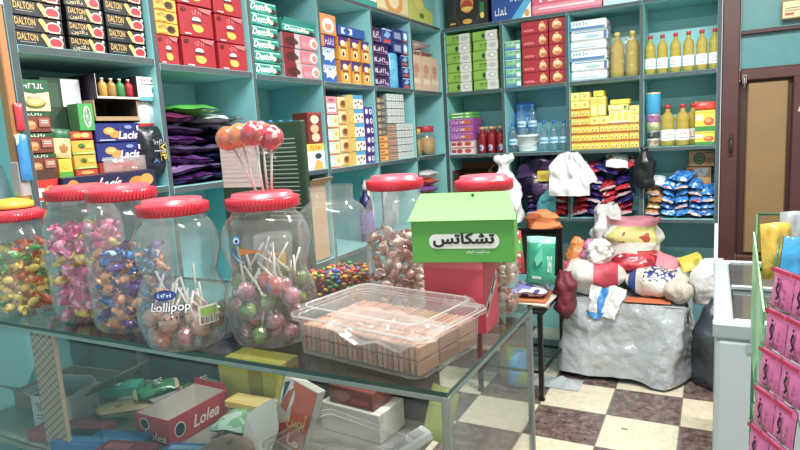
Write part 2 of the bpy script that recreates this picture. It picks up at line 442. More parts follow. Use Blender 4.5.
# built-in shelving: boards, uprights and backs of two long units
TL = mat(TEAL, .5, wear=.12, scale=9, bump=.05)
EDGE = mat('445256', .7, wear=.25, scale=25)
LY = [1.025, 1.51, 2.01, 2.515, 3.03, 3.535, 4.0]
LZ1 = [1.812, 1.798, 1.792, 1.787, 1.787, 1.785]      # tops of the boards, bay by bay
LZ0 = [1.372, 1.362, 1.357, 1.352, 1.352, 1.352]
LZ2 = 2.226
T = .022
u = empty('shelving_unit', (-1.88, 2.5, 0))
tag(u, 'teal painted wall shelving along the left wall above the glass counter', 'shelving')
def part(name, b, root=u):
    o = b.build(name, root); o.location = -root.location; return o
for i in range(6):
    y0, y1 = LY[i]+.0112, LY[i+1]-.0112
    part('shelf', MB().box((-1.718-.17, (LY[i]+LY[i+1])/2, LZ2-T/2), (.34, LY[i+1]-LY[i]-.0004, T), TL, .001, {'+x': EDGE}))
    for zz in ([LZ1[i], LZ0[i]] + ([.9] if i else [])):
        part('shelf', MB().box((-1.718-.17, (y0+y1)/2, zz-T/2), (.34, y1-y0, T), TL, .001, {'+x': EDGE}))
    part('back_panel', MB().box((-2.063, (y0+y1)/2, 1.97 if not i else 1.45), (.01, y1-y0, 1.25 if not i else 2.3), WALL))
for i, y in enumerate(LY[:6]):
    z0 = 1.35 if i == 0 else 0
    part('upright', MB().box((-1.718-.17, y, (z0+2.203)/2), (.34, .022, 2.203-z0), TL, .001, {'+x': EDGE}))
BX = [-1.70, -1.277, -.845, -.40, .016]
u2 = empty('shelving_unit', (-.85, 4.17, 0))
tag(u2, 'teal painted wall shelving across the back wall beside the brown door', 'shelving')
for i in range(4):
    x0, x1 = BX[i]+.011, BX[i+1]-.011
    part('shelf', MB().box(((BX[i]+BX[i+1])/2, 4.165, 2.215-T/2), (BX[i+1]-BX[i]-.0004, .33, T), TL, .001, {'-y': EDGE}), u2)
    for zz in (1.776, 1.336, .89):
        part('shelf', MB().box(((x0+x1)/2, 4.165, zz-T/2), (x1-x0, .33, T), TL, .001, {'-y': EDGE}), u2)
    part('back_panel', MB().box(((x0+x1)/2, 4.331, 1.75), (x1-x0, .008, 1.8), WALL), u2)
for i, x in enumerate(BX):
    z0 = .868
    part('upright', MB().box((x, 4.165, (z0+2.192)/2), (.022, .33, 2.192-z0), TL, .001, {'-y': EDGE}), u2)
part('upright', MB().box((-1.89, 4.165, 1.3), (.34, .32, 2.6), TL), u2)

# brown door with tan panels, teal panes above
BR = mat('4a2420', .5, wear=.25, scale=14, bump=.08)
BRD = mat('3b1c1a', .5, wear=.25, scale=14)
TAN = mat('86693f', .45, wear=.12, scale=6)
d = empty('door_1', (.6, 4.05, 0)); struct(d, 'brown wooden door with tan panels')
def dpart(n, b): return part(n, b, d)
dpart('stile', MB().box((.075, 4.02, 1.31), (.09, .08, 2.62), BR, .006))
dpart('stile', MB().box((.41, 4.02, .86), (.062, .07, 1.68), BR, .006))
dpart('stile', MB().box((.80, 4.02, 1.31), (.09, .08, 2.62), BR, .006))
dpart('rail', MB().box((.4375, 4.022, 1.725), (.63, .07, .066), BR, .006))
dpart('rail', MB().box((.4375, 4.022, .60), (.63, .07, .16), BR, .006))
dpart('rail', MB().box((.4375, 4.022, .10), (.63, .07, .2), BR, .006))
dpart('rail', MB().box((.4375, 4.022, 1.957), (.63, .05, .022), BRD, .003))
dpart('rail', MB().box((.4375, 4.022, 2.35), (.63, .07, .07), BR, .006))
for x0, x1 in ((.12, .379), (.441, .755)):
    b = MB().box(((x0+x1)/2, 4.045, 1.186), (x1-x0, .02, 1.012), BRD)
    b.box(((x0+x1)/2+.012, 4.03, 1.186), (x1-x0-.06, .03, .99), TAN, .014)
    dpart('door_panel', b)
    dpart('door_panel', MB().box(((x0+x1)/2, 4.04, .36), (x1-x0, .02, .32), TAN, .008))
for z0, z1 in ((1.758, 1.946), (1.968, 2.315)):
    dpart('pane', MB().box((.4375, 4.035, (z0+z1)/2), (.63, .012, z1-z0), mat('4a8688', .3, wear=.2, scale=12)))
IRON = mat('8d8a84', .4, .8)
h = MB(); h.box((.145, 3.979, 1.70), (.022, .006, .05), IRON, .002); h.tube([(.145, 3.972, 1.715), (.143, 3.962, 1.70), (.146, 3.964, 1.665), (.141, 3.97, 1.645)], .005, IRON)
dpart('latch', h)
h = MB(); h.box((.085, 3.977, 1.33), (.024, .006, .13), mat('4c3834', .4, .6), .002)
h.tube([(.085, 3.975, 1.37), (.085, 3.95, 1.365), (.085, 3.946, 1.30), (.085, 3.972, 1.29)], .006, mat('4c3834', .4, .6)); dpart('handle', h)
struct(MB().box((1.27, 4.39, 1.475), (.86, .1, 2.95), PLASTER).build('wall_back'))
struct(MB().box((.43, 4.12, 2.78), (.84, .08, .34), PLASTER).build('trim_1'))
# small framed paper in the upper pane
f = empty('framed_notice', (.36, 3.99, 2.0))
tag(f, 'small yellowed framed paper fixed to the teal pane above the door', 'picture')
b = MB().box((0, 0, .05), (.1, .012, .1), mat('8d6a3a', .5), .003); b.build('frame', f)
b = MB().box((0, -.008, .05), (.084, .004, .084), mat('d8c890', .6))
b.art([('r', .1, .55, .9, .62, '7a6a50'), ('r', .1, .4, .9, .46, '7a6a50'), ('r', .1, .15, .6, .3, 'b04030')], (-.042, -.0102, .008), (.084, 0, 0), (0, 0, .084)); b.build('paper', f)
# wooden post with taped ends at the near end of the left shelving
b = MB(); W = mat('b9793f', .55, wear=.2, scale=8)
b.box((0, 0, .86), (.036, .022, .72), W, .003)
o = b.build('wooden_post'); o.location = (-1.736, 1.0, .88)
tag(o, 'orange-brown wooden post wrapped in silver tape, beside the black biscuit boxes', 'post')
GT = mat('c3c6c8', .3, .3, wear=.3, scale=40)
MB().box((0, 0, 1.11), (.042, .028, .16), GT, .004).build('tape_wrap', o); MB().box((0, 0, .56), (.042, .028, .1), mat('b0a4a6', .5), .004).build('tape_wrap', o)
# ------------------------------------------------------------------ left wall, upper shelf
def dalton(ar):
    t = [('t', 'DALTON', .05, .40, .44, .88, 'c9a24a')] if not ar else [('t', 'DALTON', .05, .52, .5, .9, 'c9a24a'), ('t', '\ufee5\ufeee\ufe98\ufedf\ufe8d\ufea9', .07, .1, .5, .46, 'c8b68a')]
    if not ar: t.append(('r', .08, .26, .40, .31, '8d8a88'))
    return t+[('p', [(.5, .82), (.54, .97), (.6, .9), (.72, .3), (.7, .08), (.62, .1)], 'e0b35a'), ('e', .79, .42, .15, .38, 'dcd6d2'), ('e', .79, .40, .13, .31, 'b3202c'), ('p', [(.66, .15), (.93, .15), (.9, .04), (.7, .04)], 'e8b8a0'), ('e', .9, .82, .03, .11, 'f0f0f0')]
for a0, a1, z, n, hh, gp, ar, wh in ((1.042, 1.196, LZ1[0], 4, .0415, .0015, 0, 'the column beside the wooden post'), (1.205, 1.334, LZ1[0], 4, .043, .002, 1, 'the middle column'), (1.341, 1.494, LZ1[0], 5, .042, .002, 0, 'the column beside the red boxes')):
    stack('biscuit_box', 'L', a0, a1, z, n, hh, .24, '0e0f14', dalton(ar), 'black and gold biscuit box', wh, 'black biscuit boxes on the upper shelf', gap=gp)
# red and yellow boxes
redart = [('e', .5, .56, .13, .10, 'd8cfd0'), ('r', .36, .46, .64, .53, '3b2a2c'), ('s', .36, .72, .66, .9, 'e58088'), ('e', .52, .27, .16, .13, 'f2b23a'), ('e', .42, .34, .08, .06, 'f2b23a'), ('r', .1, .05, .3, .09, 'e8c8c8'), ('e', .13, .86, .07, .07, '5b2026'), ('p', [(.5, .97), (.98, .97), (.9, .8), (.66, .86)], 'cf6a72')]
stack('wafer_box', 'L', 1.535, 1.63, LZ1[1], 1, .1, .2, 'a81828', redart, 'small red box with yellow flower shape', 'under the yellow boxes', 'red boxes on the upper shelf')
yel = [('e', .66, .5, .2, .34, '5a3a1a'), ('e', .62, .55, .12, .2, '2d1d10'), ('r', .05, .08, .5, .16, 'b87818'), ('s', .06, .5, .45, .82, '8a4a10')]
stack('biscuit_box', 'L', 1.54, 1.642, LZ1[1]+.104, 4, .04, .18, 'e3ac2c', yel, 'yellow biscuit box with dark biscuit picture', 'the pile on a red box', 'yellow biscuit boxes')
stack('wafer_box', 'L', 1.65, 1.82, LZ1[1], 3, .11, .2, 'a81828', redart, 'large red box with yellow flower shape', 'the column beside the yellow boxes', 'red boxes on the upper shelf', gap=.004)
stack('wafer_box', 'L', 1.833, 1.994, LZ1[1], 3, .105, .2, 'a81828', redart, 'large red box with yellow flower shape', 'the column beside the upright', 'red boxes on the upper shelf', gap=.004)
# teal boxes
desto = [('r', .04, .86, .96, .97, '8fd8cc'), ('t', 'Desto', .08, .25, .62, .82, 'f4f8f4', .1), ('e', .84, .34, .14, .24, '3a3030'), ('e', .62, .6, .06, .3, 'e8e2b0'), ('e', .72, .42, .08, .2, 'd4d0b8'), ('p', [(.05, .2), (.4, .06), (.5, .06), (.1, .28)], '5cc2b2')]
stack('biscuit_box', 'L', 2.035, 2.222, LZ1[2], 6, .05, .2, '128c7c', desto, 'teal biscuit box with white script', 'the column beside the red boxes', 'teal biscuit boxes')
pk = [('r', 0, 0, .34, 1, '7a1c28'), ('r', .34, 0, .48, 1, 'b7a9ac'), ('e', .24, .45, .16, .3, '4a1c1c'), ('e', .36, .4, .08, .16, '55302a'), ('r', .5, .06, 1, .94, 'cf6f7c'), ('r', .54, .2, .8, .5, 'b98a92'), ('e', .9, .5, .12, .36, 'e6dcd6'), ('e', .92, .46, .08, .24, 'b9806a')]
stack('biscuit_box', 'L', 2.24, 2.503, LZ1[2], 3, .066, .2, 'b9a9ad', pk, 'pink and grey biscuit box', 'the pile beside the teal column', 'pink and grey biscuit boxes')
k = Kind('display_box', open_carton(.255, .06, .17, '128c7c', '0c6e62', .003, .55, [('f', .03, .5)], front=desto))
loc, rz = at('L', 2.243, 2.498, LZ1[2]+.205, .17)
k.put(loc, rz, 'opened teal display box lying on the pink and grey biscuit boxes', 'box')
# bay with blue cartons and golden packs
wave = [('p', [(0, 0), (1, 0), (1, .5), (.8, .3), (.5, .35), (.2, .6), (0, .45)], '1c5fae'), ('e', .55, .32, .24, .2, 'f2f6fa'), ('e', .5, .2, .2, .1, '1c5fae'), ('s', .1, .68, .9, .9, '2f6cb4'), ('r', 0, .94, 1, 1, '9cc4e4')]
stack('milk_carton', 'L', 2.53, 2.668, LZ1[3], 2, .083, .12, 'e8eef2', wave, 'white carton with blue wave', 'the pair beside the upright', 'blue wave cartons', gap=.004)
stack('biscuit_box', 'L', 2.535, 2.68, LZ1[3]+.176, 1, .055, .14, '4b2f7c', [('r', 0, 0, .3, 1, 'd87a3a'), ('s', .35, .2, .9, .8, 'e9d8f0')], 'purple and orange box', 'above the blue wave cartons', None)
stack('biscuit_box', 'L', 2.545, 2.695, LZ1[3]+.235, 1, .1, .14, 'e2844a', [('e', .5, .45, .36, .36, 'f0e2d2'), ('e', .5, .4, .2, .2, 'd98a5a'), ('e', .5, .62, .2, .1, 'c8d4e2')], 'orange box with pale round picture', 'topmost above the blue wave cartons', None)
gold = [('r', 0, 0, .12, 1, 'b06a18'), ('p', [(.12, .55), (1, .9), (1, 1), (.12, 1)], '4b2a70'), ('e', .5, .74, .22, .12, 'e8d8b8'), ('e', .52, .3, .2, .18, 'f0dca0'), ('e', .5, .27, .1, .1, '2a1c20'), ('r', .25, .5, .8, .58, '8a4c18')]
for row in (0, 1):
    for c in range(3):
        y0 = 2.695+c*.111
        stack('biscuit_carton', 'L', y0, y0+.111, LZ1[3]+row*.122, 1, .118, .16, 'd9982c', gold, 'gold and purple biscuit carton', f'{NTH[c]} from the blue cartons in the {["lower","upper"][row]} row', 'golden biscuit cartons')
b = carton(.27, .05, .16, '1d4f9c', [('r', .1, .2, .5, .8, 'd9e6f2'), ('e', .3, .5, .12, .3, '1d4f9c')], fm={'+x': mat('eef2f4'), '+z': mat('eef2f4')})
loc, rz = at('L', 2.71, 2.98, LZ1[3]+.247, .16)
Kind('biscuit_box', b).put(loc, (0, 0, rz), 'blue and white flat box lying on the golden biscuit cartons', 'box')
# purple, cyan and navy packs
pur = [('s', .2, .3, .8, .75, 'e6d8f0'), ('e', .15, .5, .07, .22, 'c8b0d8'), ('e', .86, .3, .08, .2, 'a87cc0'), ('e', .5, .12, .3, .05, '7f4fa0')]
stack('biscuit_pack', 'L', 3.05, 3.255, LZ1[4], 4, .059, .16, '38184c', pur, 'purple biscuit pack with white lettering', 'the pile beside the golden cartons', 'purple biscuit packs', gap=.003)
nav = [('r', .15, .1, .85, .32, 'd04a3a'), ('p', [(.1, .5), (.5, .9), (.9, .7), (.6, .4)], '7fb0e0'), ('r', 0, .9, 1, 1, '9fc0e0')]
stack('biscuit_pack', 'L', 3.065, 3.175, LZ1[4]+.25, 1, .085, .14, '38184c', pur, 'purple biscuit pack', 'alone on the purple pile', None)
stack('biscuit_pack', 'L', 3.18, 3.30, LZ1[4]+.25, 1, .09, .14, '1d3f94', nav, 'blue biscuit pack', 'beside the lone purple pack', None)
cy = MB().lathe([(0, 0), (.066, 0), (.07, .01), (.07, .2), (.064, .21), (0, .21)], pmat(['3fa8d8', '3fa8d8', '58b8e0', 'd8584a'], 14), 16)
loc, rz = at('L', 3.265, 3.41, LZ1[4], .14)
Kind('biscuit_roll', cy).put(loc, rz, 'upright light blue roll with red spots among the navy packs', 'pack')
for i in range(3):
    stack('biscuit_pack', 'L', 3.415, 3.523, LZ1[4]+.07*i, 1, .066, .12, '15286c', nav, 'navy biscuit pack', f'{nth(i,3)} beside the light blue roll', 'navy biscuit packs')
for i in range(2):
    stack('biscuit_box', 'L', 3.315, 3.523, LZ1[4]+.213+i*.073, 1, .07, .13, '1b2f78', [('r', .08, .15, .5, .7, '8d9ac4'), ('r', .62, 0, 1, 1, '2f6fbc'), ('e', .8, .5, .12, .34, 'e8f0f6'), ('r', .62, 0, 1, .14, 'cc4434')], 'navy box with pale blue end', f'{["lower","upper"][i]} one above the roll', 'navy boxes')
# tan tissue packs
ta = [('r', .05, .03, .95, .97, 'd9b8a0'), ('e', .5, .62, .3, .14, 'c88a78'), ('r', .12, .2, .88, .34, 'e8d4c4'), ('e', .4, .45, .2, .08, 'd49a86')]
for c in range(3):
    y0 = 3.56+c*.143
    stack('tissue_pack', 'L', y0, y0+.143, LZ1[5], 1, .23, .12, 'd4b096', ta, 'tall tan tissue pack', f'{NTH[c]} from the navy packs', 'tan tissue packs')
for i, (a0, a1, dz, cc) in enumerate(((3.56, 3.70, .234, 'e2c8c4'), (3.70, 3.97, .234, 'c8707a'), (3.62, 3.95, .292, 'd8c2cc'))):
    bb = packet(a1-a0, .2, .05, pmat([cc, cc, 'e8dcd8', 'c05a66'], 10), 40+i)
    loc, rz = at('L', a0, a1, LZ1[5]+dz+.024, .05, .08)
    Kind('tissue_pack', bb).put((XL-.03, loc[1], loc[2]), (-PI/2, 0, rz), ['pale pink soft pack lying on the first tan tissue pack', 'red and pink soft pack lying on tan tissue packs', 'lilac soft pack on top of the red soft pack'][i], 'pack')
# big cartons on the top shelf
stack('shipping_carton', 'L', 2.80, 3.145, LZ2, 1, .3, .25, 'e6ebe6', [('r', 0, 0, 1, .12, '2f9c94'), ('r', 0, .3, .4, .9, 'd9e8e0')], 'white and teal carton on the top shelf', 'beside the cream carton', None)
stack('shipping_carton', 'L', 3.16, 3.562, LZ2, 1, .3, .25, 'ead9a4', [('e', .5, .3, .3, .3, 'e3a048'), ('e', .5, .3, .18, .18, 'f0e2b4'), ('r', 0, 0, 1, .06, 'c8b078')], 'cream carton with orange ring on the top shelf', 'in the middle', None)
stack('shipping_carton', 'L', 3.572, 3.93, LZ2, 1, .3, .25, 'bfca5c', [('e', .5, .16, .1, .06, '4a7a2a'), ('p', [(0, .5), (1, .3), (1, 1), (0, 1)], '6fb8b4'), ('e', .4, .4, .2, .12, 'd8d060')], 'lime green carton on the top shelf', 'in the corner', None)

# ------------------------------------------------------------------ left wall, lower shelf, first bay
Z0 = LZ0[0]
lac = [('e', .30, .58, .13, .2, 'e0a03c'), ('e', .42, .4, .13, .2, 'd88f30'), ('e', .30, .58, .09, .12, 'ecb860'), ('t', 'Lacis', .49, .12, .94, .58, 'e0303a', .12), ('t', 'Lacis', .50, .14, .93, .56, 'fbfbfb', .12), ('r', .06, .08, .4, .13, 'c8d0e8'), ('e', .72, .78, .09, .1, '7f92c8'), ('r', .92, .6, .96, .85, 'e8ecf4')]
big = [('e', .09, .5, .06, .36, 'd08a34'), ('e', .77, .4, .1, .34, 'c98430'), ('e', .88, .5, .08, .34, 'd8973c'), ('t', 'Lacis', .33, .1, .58, .85, 'e0303a', .12), ('t', 'Lacis', .335, .13, .575, .82, 'f7e8ec', .12)]
k = Kind('biscuit_carton', carton(.335, .06, .27, '1a2148', big, fm={'+z': mat('8d8f98')}))
loc, rz = at('L', 1.155, 1.49, Z0, .27); k.put((loc[0]+.02, loc[1]-.045, loc[2]), rz, 'long navy biscuit carton with white lettering under the small boxes', 'carton')
ZB = Z0+.061
# soup boxes on an open carton
oc = open_carton(.088, .075, .2, '5a3a30', '40261e', .003, .8, [('f', .03, .15)], front=[('r', 0, 0, 1, 1, 'cc2b2a'), ('r', .05, .15, .5, .6, 'f0ead8'), ('e', .7, .4, .2, .3, 'e09a30')])
loc, rz = at('L', 1.018, 1.106, Z0, .2); Kind('display_box', oc).put(loc, rz, 'open brown and red display box under the soup boxes', 'box')
brn = [('r', 0, .82, 1, 1, '1e5a34'), ('s', .22, .84, .72, .98, 'eef2e8'), ('e', .28, .36, .18, .24, 'c07a3a'), ('e', .28, .44, .15, .1, 'd8a468'), ('e', .14, .4, .06, .12, 'e2d6c0'), ('r', .55, .28, .92, .7, 'a4685a'), ('r', .62, .46, .88, .5, 'e8d8d0'), ('r', .62, .56, .88, .6, 'e8d8d0')]
stack('drink_box', 'L', 1.026, 1.114, Z0+.077, 3, .057, .1, '7a3a2c', brn, 'brown drink box with cup picture', 'the column beside the wooden post', 'brown drink boxes', gap=.003)
soup = [('r', 0, .64, 1, 1, '15603a'), ('p', [(0, .64), (.5, .56), (1, .64), (1, .72), (0, .72)], '15603a'), ('s', .2, .72, .85, .88, 'f2f4ee'), ('e', .5, .26, .34, .16, '4d6a1e'), ('e', .5, .3, .3, .14, 'd9a84a'), ('e', .5, .31, .22, .09, 'e8cc80'), ('e', .48, .47, .22, .05, 'c0a8a0')]
stack('soup_box', 'L', 1.028, 1.122, Z0+.077+.18, 1, .09, .1, 'ecdca0', soup, 'green and cream soup box with bowl picture', 'on the brown drink boxes', None)
# leaning soup packet over a small yellow box
stack('bouillon_box', 'L', 1.116, 1.162, ZB, 1, .055, .12, 'd9c020', [('r', 0, 0, 1, .3, '4f9a30'), ('e', .5, .65, .3, .2, 'e8b818')], 'small yellow and green box', 'under the leaning soup packet', None)
b = packet(.056, .088, .018, 'e6d690', 5, art=lambda a, c: mat('15603a', .35) if c > .68 else (mat('b87c3a') if (a-.5)**2+(c-.3)**2*2 < .06 else None))
loc, rz = at('L', 1.108, 1.166, ZB+.058, .02); Kind('soup_packet', b).put((loc[0], loc[1], loc[2]), (.0, .08, rz), 'green and yellow soup packet leaning beside the brown drink boxes', 'packet')
yb = [('r', 0, 0, 1, .24, '8ab43a'), ('e', .4, .62, .14, .18, '4a7a24'), ('e', .46, .55, .08, .12, '2f5a1a'), ('r', .6, .45, .9, .75, 'e8c84a'), ('r', .1, .05, .9, .14, 'd4e07a')]
stack('bouillon_box', 'L', 1.168, 1.246, ZB, 1, .018, .16, 'b23a2a', [('e', .5, .5, .3, .3, 'e8a030')], 'flat red box', 'under the two yellow boxes', None)
stack('bouillon_box', 'L', 1.168, 1.246, ZB+.02, 2, .043, .16, 'e5a71c', yb, 'yellow and green stock box', 'the pair on the long navy carton', 'yellow stock boxes')
stack('bouillon_box', 'L', 1.168, 1.246, ZB+.112, 1, .024, .16, 'c23a22', [('e', .3, .5, .2, .3, 'e8b038'), ('e', .65, .5, .2, .3, 'f0c860')], 'red and orange flat box', 'on the two yellow boxes', None)
ZR = ZB+.138
stack('tea_box', 'L', 1.2, 1.256, ZR, 1, .083, .05, '35a24a', [('e', .55, .52, .24, .4, 'f2f6f0'), ('e', .55, .52, .19, .35, '2f8a44'), ('s', .44, .22, .66, .82, 'f2f6f0')], 'bright green box with white oval', 'standing on the flat red box', None, left=[('r', 0, 0, 1, 1, '4f8a5c')])
stack('grocery_carton', 'L', 1.13, 1.262, ZR, 1, .165, .15, '24422f', [('r', .5, .47, .98, .98, 'e6ecee'), ('r', .12, .45, .42, .9, '3a5a46'), ('p', [(.75, .6), (.76, .6), (.97, .5), (.96, .49)], '9aa4a8')], 'dark green carton with a white paper stuck on', 'behind the bright green box', None, back=.055)
stack('biscuit_box', 'L', 1.25, 1.42, ZB, 1, .034, .2, 'b8302c', [('r', .1, .2, .5, .7, 'd88078')], 'low red box in crumpled clear wrap', 'under the two navy boxes', None)
stack('biscuit_box', 'L', 1.25, 1.42, ZB+.037, 2, .06, .2, '1a2a78', lac, 'navy biscuit box with white lettering', 'the pair beside the yellow boxes', 'navy biscuit boxes', gap=.003)
wrap = packet(.16, .05, .03, clear('ffffff', .15, .1, .6, .35, 'e8e4e4', .4), 3)
loc, rz = at('L', 1.255, 1.415, ZB+.002, .03); Kind('plastic_wrap', wrap).put((loc[0]+.028, loc[1], loc[2]), rz, 'crumpled clear plastic wrap before the low red box', 'plastic wrap')
ZC = ZB+.037+.127
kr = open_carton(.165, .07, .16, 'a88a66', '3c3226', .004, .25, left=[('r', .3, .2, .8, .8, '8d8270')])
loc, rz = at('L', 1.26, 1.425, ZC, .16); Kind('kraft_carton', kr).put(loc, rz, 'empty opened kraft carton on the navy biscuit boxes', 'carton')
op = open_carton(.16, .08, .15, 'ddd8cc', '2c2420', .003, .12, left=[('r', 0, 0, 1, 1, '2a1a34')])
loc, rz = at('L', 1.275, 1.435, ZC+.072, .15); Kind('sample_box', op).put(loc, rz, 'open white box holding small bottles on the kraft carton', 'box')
for i, (cc, dd) in enumerate((('c89a3a', 'gold'), ('a8823a', 'bronze'), ('2f8a4a', 'green'), ('a82030', 'red'))):
    bb, pp = bottle(.014, .066, mat(cc, .25), 'e0d8c0', waist=False)
    loc, rz = at('L', 1.30+i*.033, 1.33+i*.033, ZC+.0765, .03, .01)
    Kind('small_bottle', bb, pp).put(loc, 0, f'tiny {dd} bottle in the open white box', 'bottle')
stack('medicine_box', 'L', 1.437, 1.525, ZC+.072, 1, .08, .1, 'e4e8e8', [('s', .08, .78, .9, .92, 'c83a34'), ('r', .08, .68, .8, .72, '5a6a70'), ('e', .72, .45, .1, .12, '2a9aa0'), ('r', 0, 0, 1, .16, '52a8b8'), ('e', .75, .24, .07, .08, '8a9094'), ('r', .1, .4, .3, .44, 'a0a8a8')], 'white medicine box with red heading', 'beside the open white box', None)
b = packet(.115, .1, .03, 'b8ccd6', 12, art=lambda a, c: mat('c83a38') if c < .22 else (mat('eef0ec', .4) if c > .55 and a > .2 else None))
loc, rz = at('L', 1.428, 1.54, ZC-.03, .03, .02); Kind('sweet_packet', b).put(loc, rz, 'pale blue and white packet with red base above the black bag', 'packet')
b = packet(.125, .165, .04, pmat(['10141c', '151c28', '1c2836'], 8, .3), 8, nz=14)
b.art([('td', 'VIP', .54, .28, .70, .62, 'd8b83a'), ('r', .5, .25, .515, .65, 'b89a30'), ('r', .73, .25, .745, .65, 'b89a30'), ('s', .3, .6, .62, .7, 'aeb6bc'), ('p', [(.2, .2), (.32, .32), (.44, .2), (.32, .26)], '3a6aa8'), ('r', .3, .45, .7, .48, '8d949a')], (-.062, -.03, 0), (.125, 0, 0), (0, 0, .165))
loc, rz = at('L', 1.412, 1.537, Z0+.045, .04, 0); Kind('coffee_bag', b).put((loc[0]+.02, loc[1]-.005, loc[2]), (-.05, 0, rz), 'black coffee bag with yellow VIP beside the navy biscuit boxes', 'bag')
b = packet(.022, .075, .012, pmat(['c01c2c', 'd03040', 'e8d0d0'], 12), 4)
o = Kind('snack_packet', b).put((-1.712, 1.008, 1.575), (0, 0, PI/2-.1), 'slim red snack packet hanging beside the wooden post', 'packet')
b = packet(.03, .13, .014, pmat(['1c7cc8', '2890d8', 'd8e8f0'], 12), 4)
Kind('snack_packet', b).put((-1.71, 1.003, 1.435), (0, 0, PI/2-.1), 'slim blue snack packet hanging beside the wooden post', 'packet')

# ------------------------------------------------------------------ second bay: flat purple bags in two heaps
Z = LZ0[1]
PUR = [pmat(['2a1038', '4a2060', '6c3884', '241030'], 11, .16), pmat(['2c123c', '552a70', 'a07cb4', '2a1038'], 10, .16)]
DKB = [pmat(['141a3c', '1c2858', '0e1226', '3a5a9c'], 9, .22), pmat(['10142c', '20306a', '6a8cc0'], 9, .22)]
spec = [(1.635, 6, PUR, 'the heap beside the black coffee bag'), (1.835, 5, DKB, 'the heap in the middle of the bay')]
for cx, n, ms, wh in spec:
    for i in range(n):
        b = packet(random.uniform(.19, .23)-(.03 if cx > 1.7 else 0), .27, .036, ms[i % 2], int(cx*100)+i, crimp=mat(['5a4a6a', '7a5a90', '403050'][i % 3], .25) if i % 2 else None, wob=.38, nx=16)
        k = Kind('snack_bag', b)
        k.put((XL-.01, cx+jit(.022), Z+.022+i*.0365), (-PI/2+.02+jit(.04), jit(.10), PI/2+jit(.2)), f'flat dark {"purple" if ms is PUR else "blue"} snack bag, {nth(i,n)} in {wh}', 'bag', 'flat snack bags')
for i, (cx, z, cols, lab, tw) in enumerate(((1.6, 7, ['9c2030', '6a2050', 'c8a040'], 'red and purple snack bag on top of the purple heap', .1), (1.70, 7.9, ['2f8a24', '48a838', '6a4a80'], 'green snack bag lying across the purple heap', -.5), (1.84, 5.9, ['3a2048', '1c1428', 'd88a30'], 'black and orange snack bag on the dark blue heap', .2), (1.85, 6.9, ['b8ccd4', 'd8e4e8', '3a4a5a'], 'silver clear snack bag topmost on the dark blue heap', -.1))):
    b = packet(.2, .26, .04, pmat(cols, 9, .2), 70+i, wob=.2)
    Kind('snack_bag', b).put((XL-.005, cx, Z+.026+(z-.9)*.0365), (-PI/2+.03, 0, PI/2+tw*.4), lab, 'bag')
# third bay: water bottles, egg biscuits, yellow drink
wb, wp = bottle(.03, .245, clear('e2f2f8', .05, .1, .6, .12, 'd8ecf4'), '2a86c8', label=(mat('9cc8e0', .35),), labelband=(.3, .5))
k = Kind('water_bottle', wb, wp)
for i in range(4):
    k.put((XL-.06, 2.10+i*.075, LZ0[2]), 0, f'clear water bottle with blue cap behind the dark green board, {NTH[i]} in the row', 'bottle', 'water bottles on the left shelf')
stack('drink_box', 'L', 2.355, 2.503, LZ0[2], 1, .125, .09, 'f0c03a', [('r', 0, 0, 1, .72, 'e8e6de'), ('e', .55, .36, .3, .34, 'f2f4f4'), ('e', .62, .52, .2, .12, '2c3c4a'), ('p', [(.3, 0), (.9, 0), (.8, .3), (.5, .4)], 'e8a23a'), ('s', .2, .78, .85, .95, 'c87818')], 'yellow and white drink box', 'under the brown biscuit box', None)
stack('biscuit_box', 'L', 2.385, 2.503, LZ0[2]+.127, 1, .15, .09, '7a2c20', [('e', .5, .78, .3, .14, 'e8cdb0'), ('e', .45, .48, .3, .14, 'd8a880'), ('e', .5, .2, .3, .14, 'e2bc98'), ('r', 0, .92, 1, 1, 'a03020')], 'reddish brown box with pale round biscuits', 'on the yellow drink box', None)
kc = open_carton(.18, .37, .22, 'b89a74', '8a6e50', .004, 1, [('f', .07, .9), ('l', .07, .4), ('b', .06, -.3)])
loc, rz = at('L', 2.30, 2.49, .901, .22); Kind('kraft_carton', kc).put((loc[0]+.0, loc[1], loc[2]), rz, 'tall kraft carton with open flaps under the yellow drink box', 'carton')
# fourth bay: biscuit boxes in columns
Z = LZ0[3]
ca = [('r', 0, .1, .5, .9, 'a8d0c8'), ('r', .5, 0, 1, 1, 'e8d8a8'), ('e', .25, .5, .14, .3, 'e8f0ec'), ('r', .05, 0, .95, .1, 'c85a3a'), ('e', .6, .05, .04, .05, 'd84a3a'), ('e', .75, .6, .12, .2, 'd8b068')]
stack('biscuit_box', 'L', 2.537, 2.655, Z, 4, .066, .16, 'd8dcc8', ca, 'teal and cream biscuit box', 'the column beside the upright', 'teal and cream biscuit boxes')
stack('biscuit_box', 'L', 2.548, 2.65, Z+.274, 1, .09, .14, 'd88a9c', [('r', .1, .15, .9, .6, 'e8dce0'), ('r', .2, .3, .8, .4, 'a07890'), ('e', .5, .8, .3, .1, 'b85a78')], 'pink box with white label', 'on the teal and cream column', None)
cb = [('r', 0, 0, 1, .15, 'b88a3c'), ('e', .5, .5, .3, .3, 'b87a48'), ('e', .5, .55, .2, .2, '6a4428'), ('r', .7, 0, 1, 1, 'd8a838')]
stack('biscuit_box', 'L', 2.66, 2.762, Z, 5, .071, .16, 'e0cc94', cb, 'gold biscuit box', 'the column beside the teal and cream boxes', 'gold biscuit boxes')
cc = [('r', 0, 0, .28, 1, 'd8b03c'), ('r', .28, .72, 1, 1, '3f9cc8'), ('e', .45, .4, .05, .1, '4a3a30'), ('e', .65, .5, .05, .1, '4a3a30'), ('e', .85, .4, .05, .1, '4a3a30'), ('e', .55, .15, .05, .08, 'c83a34')]
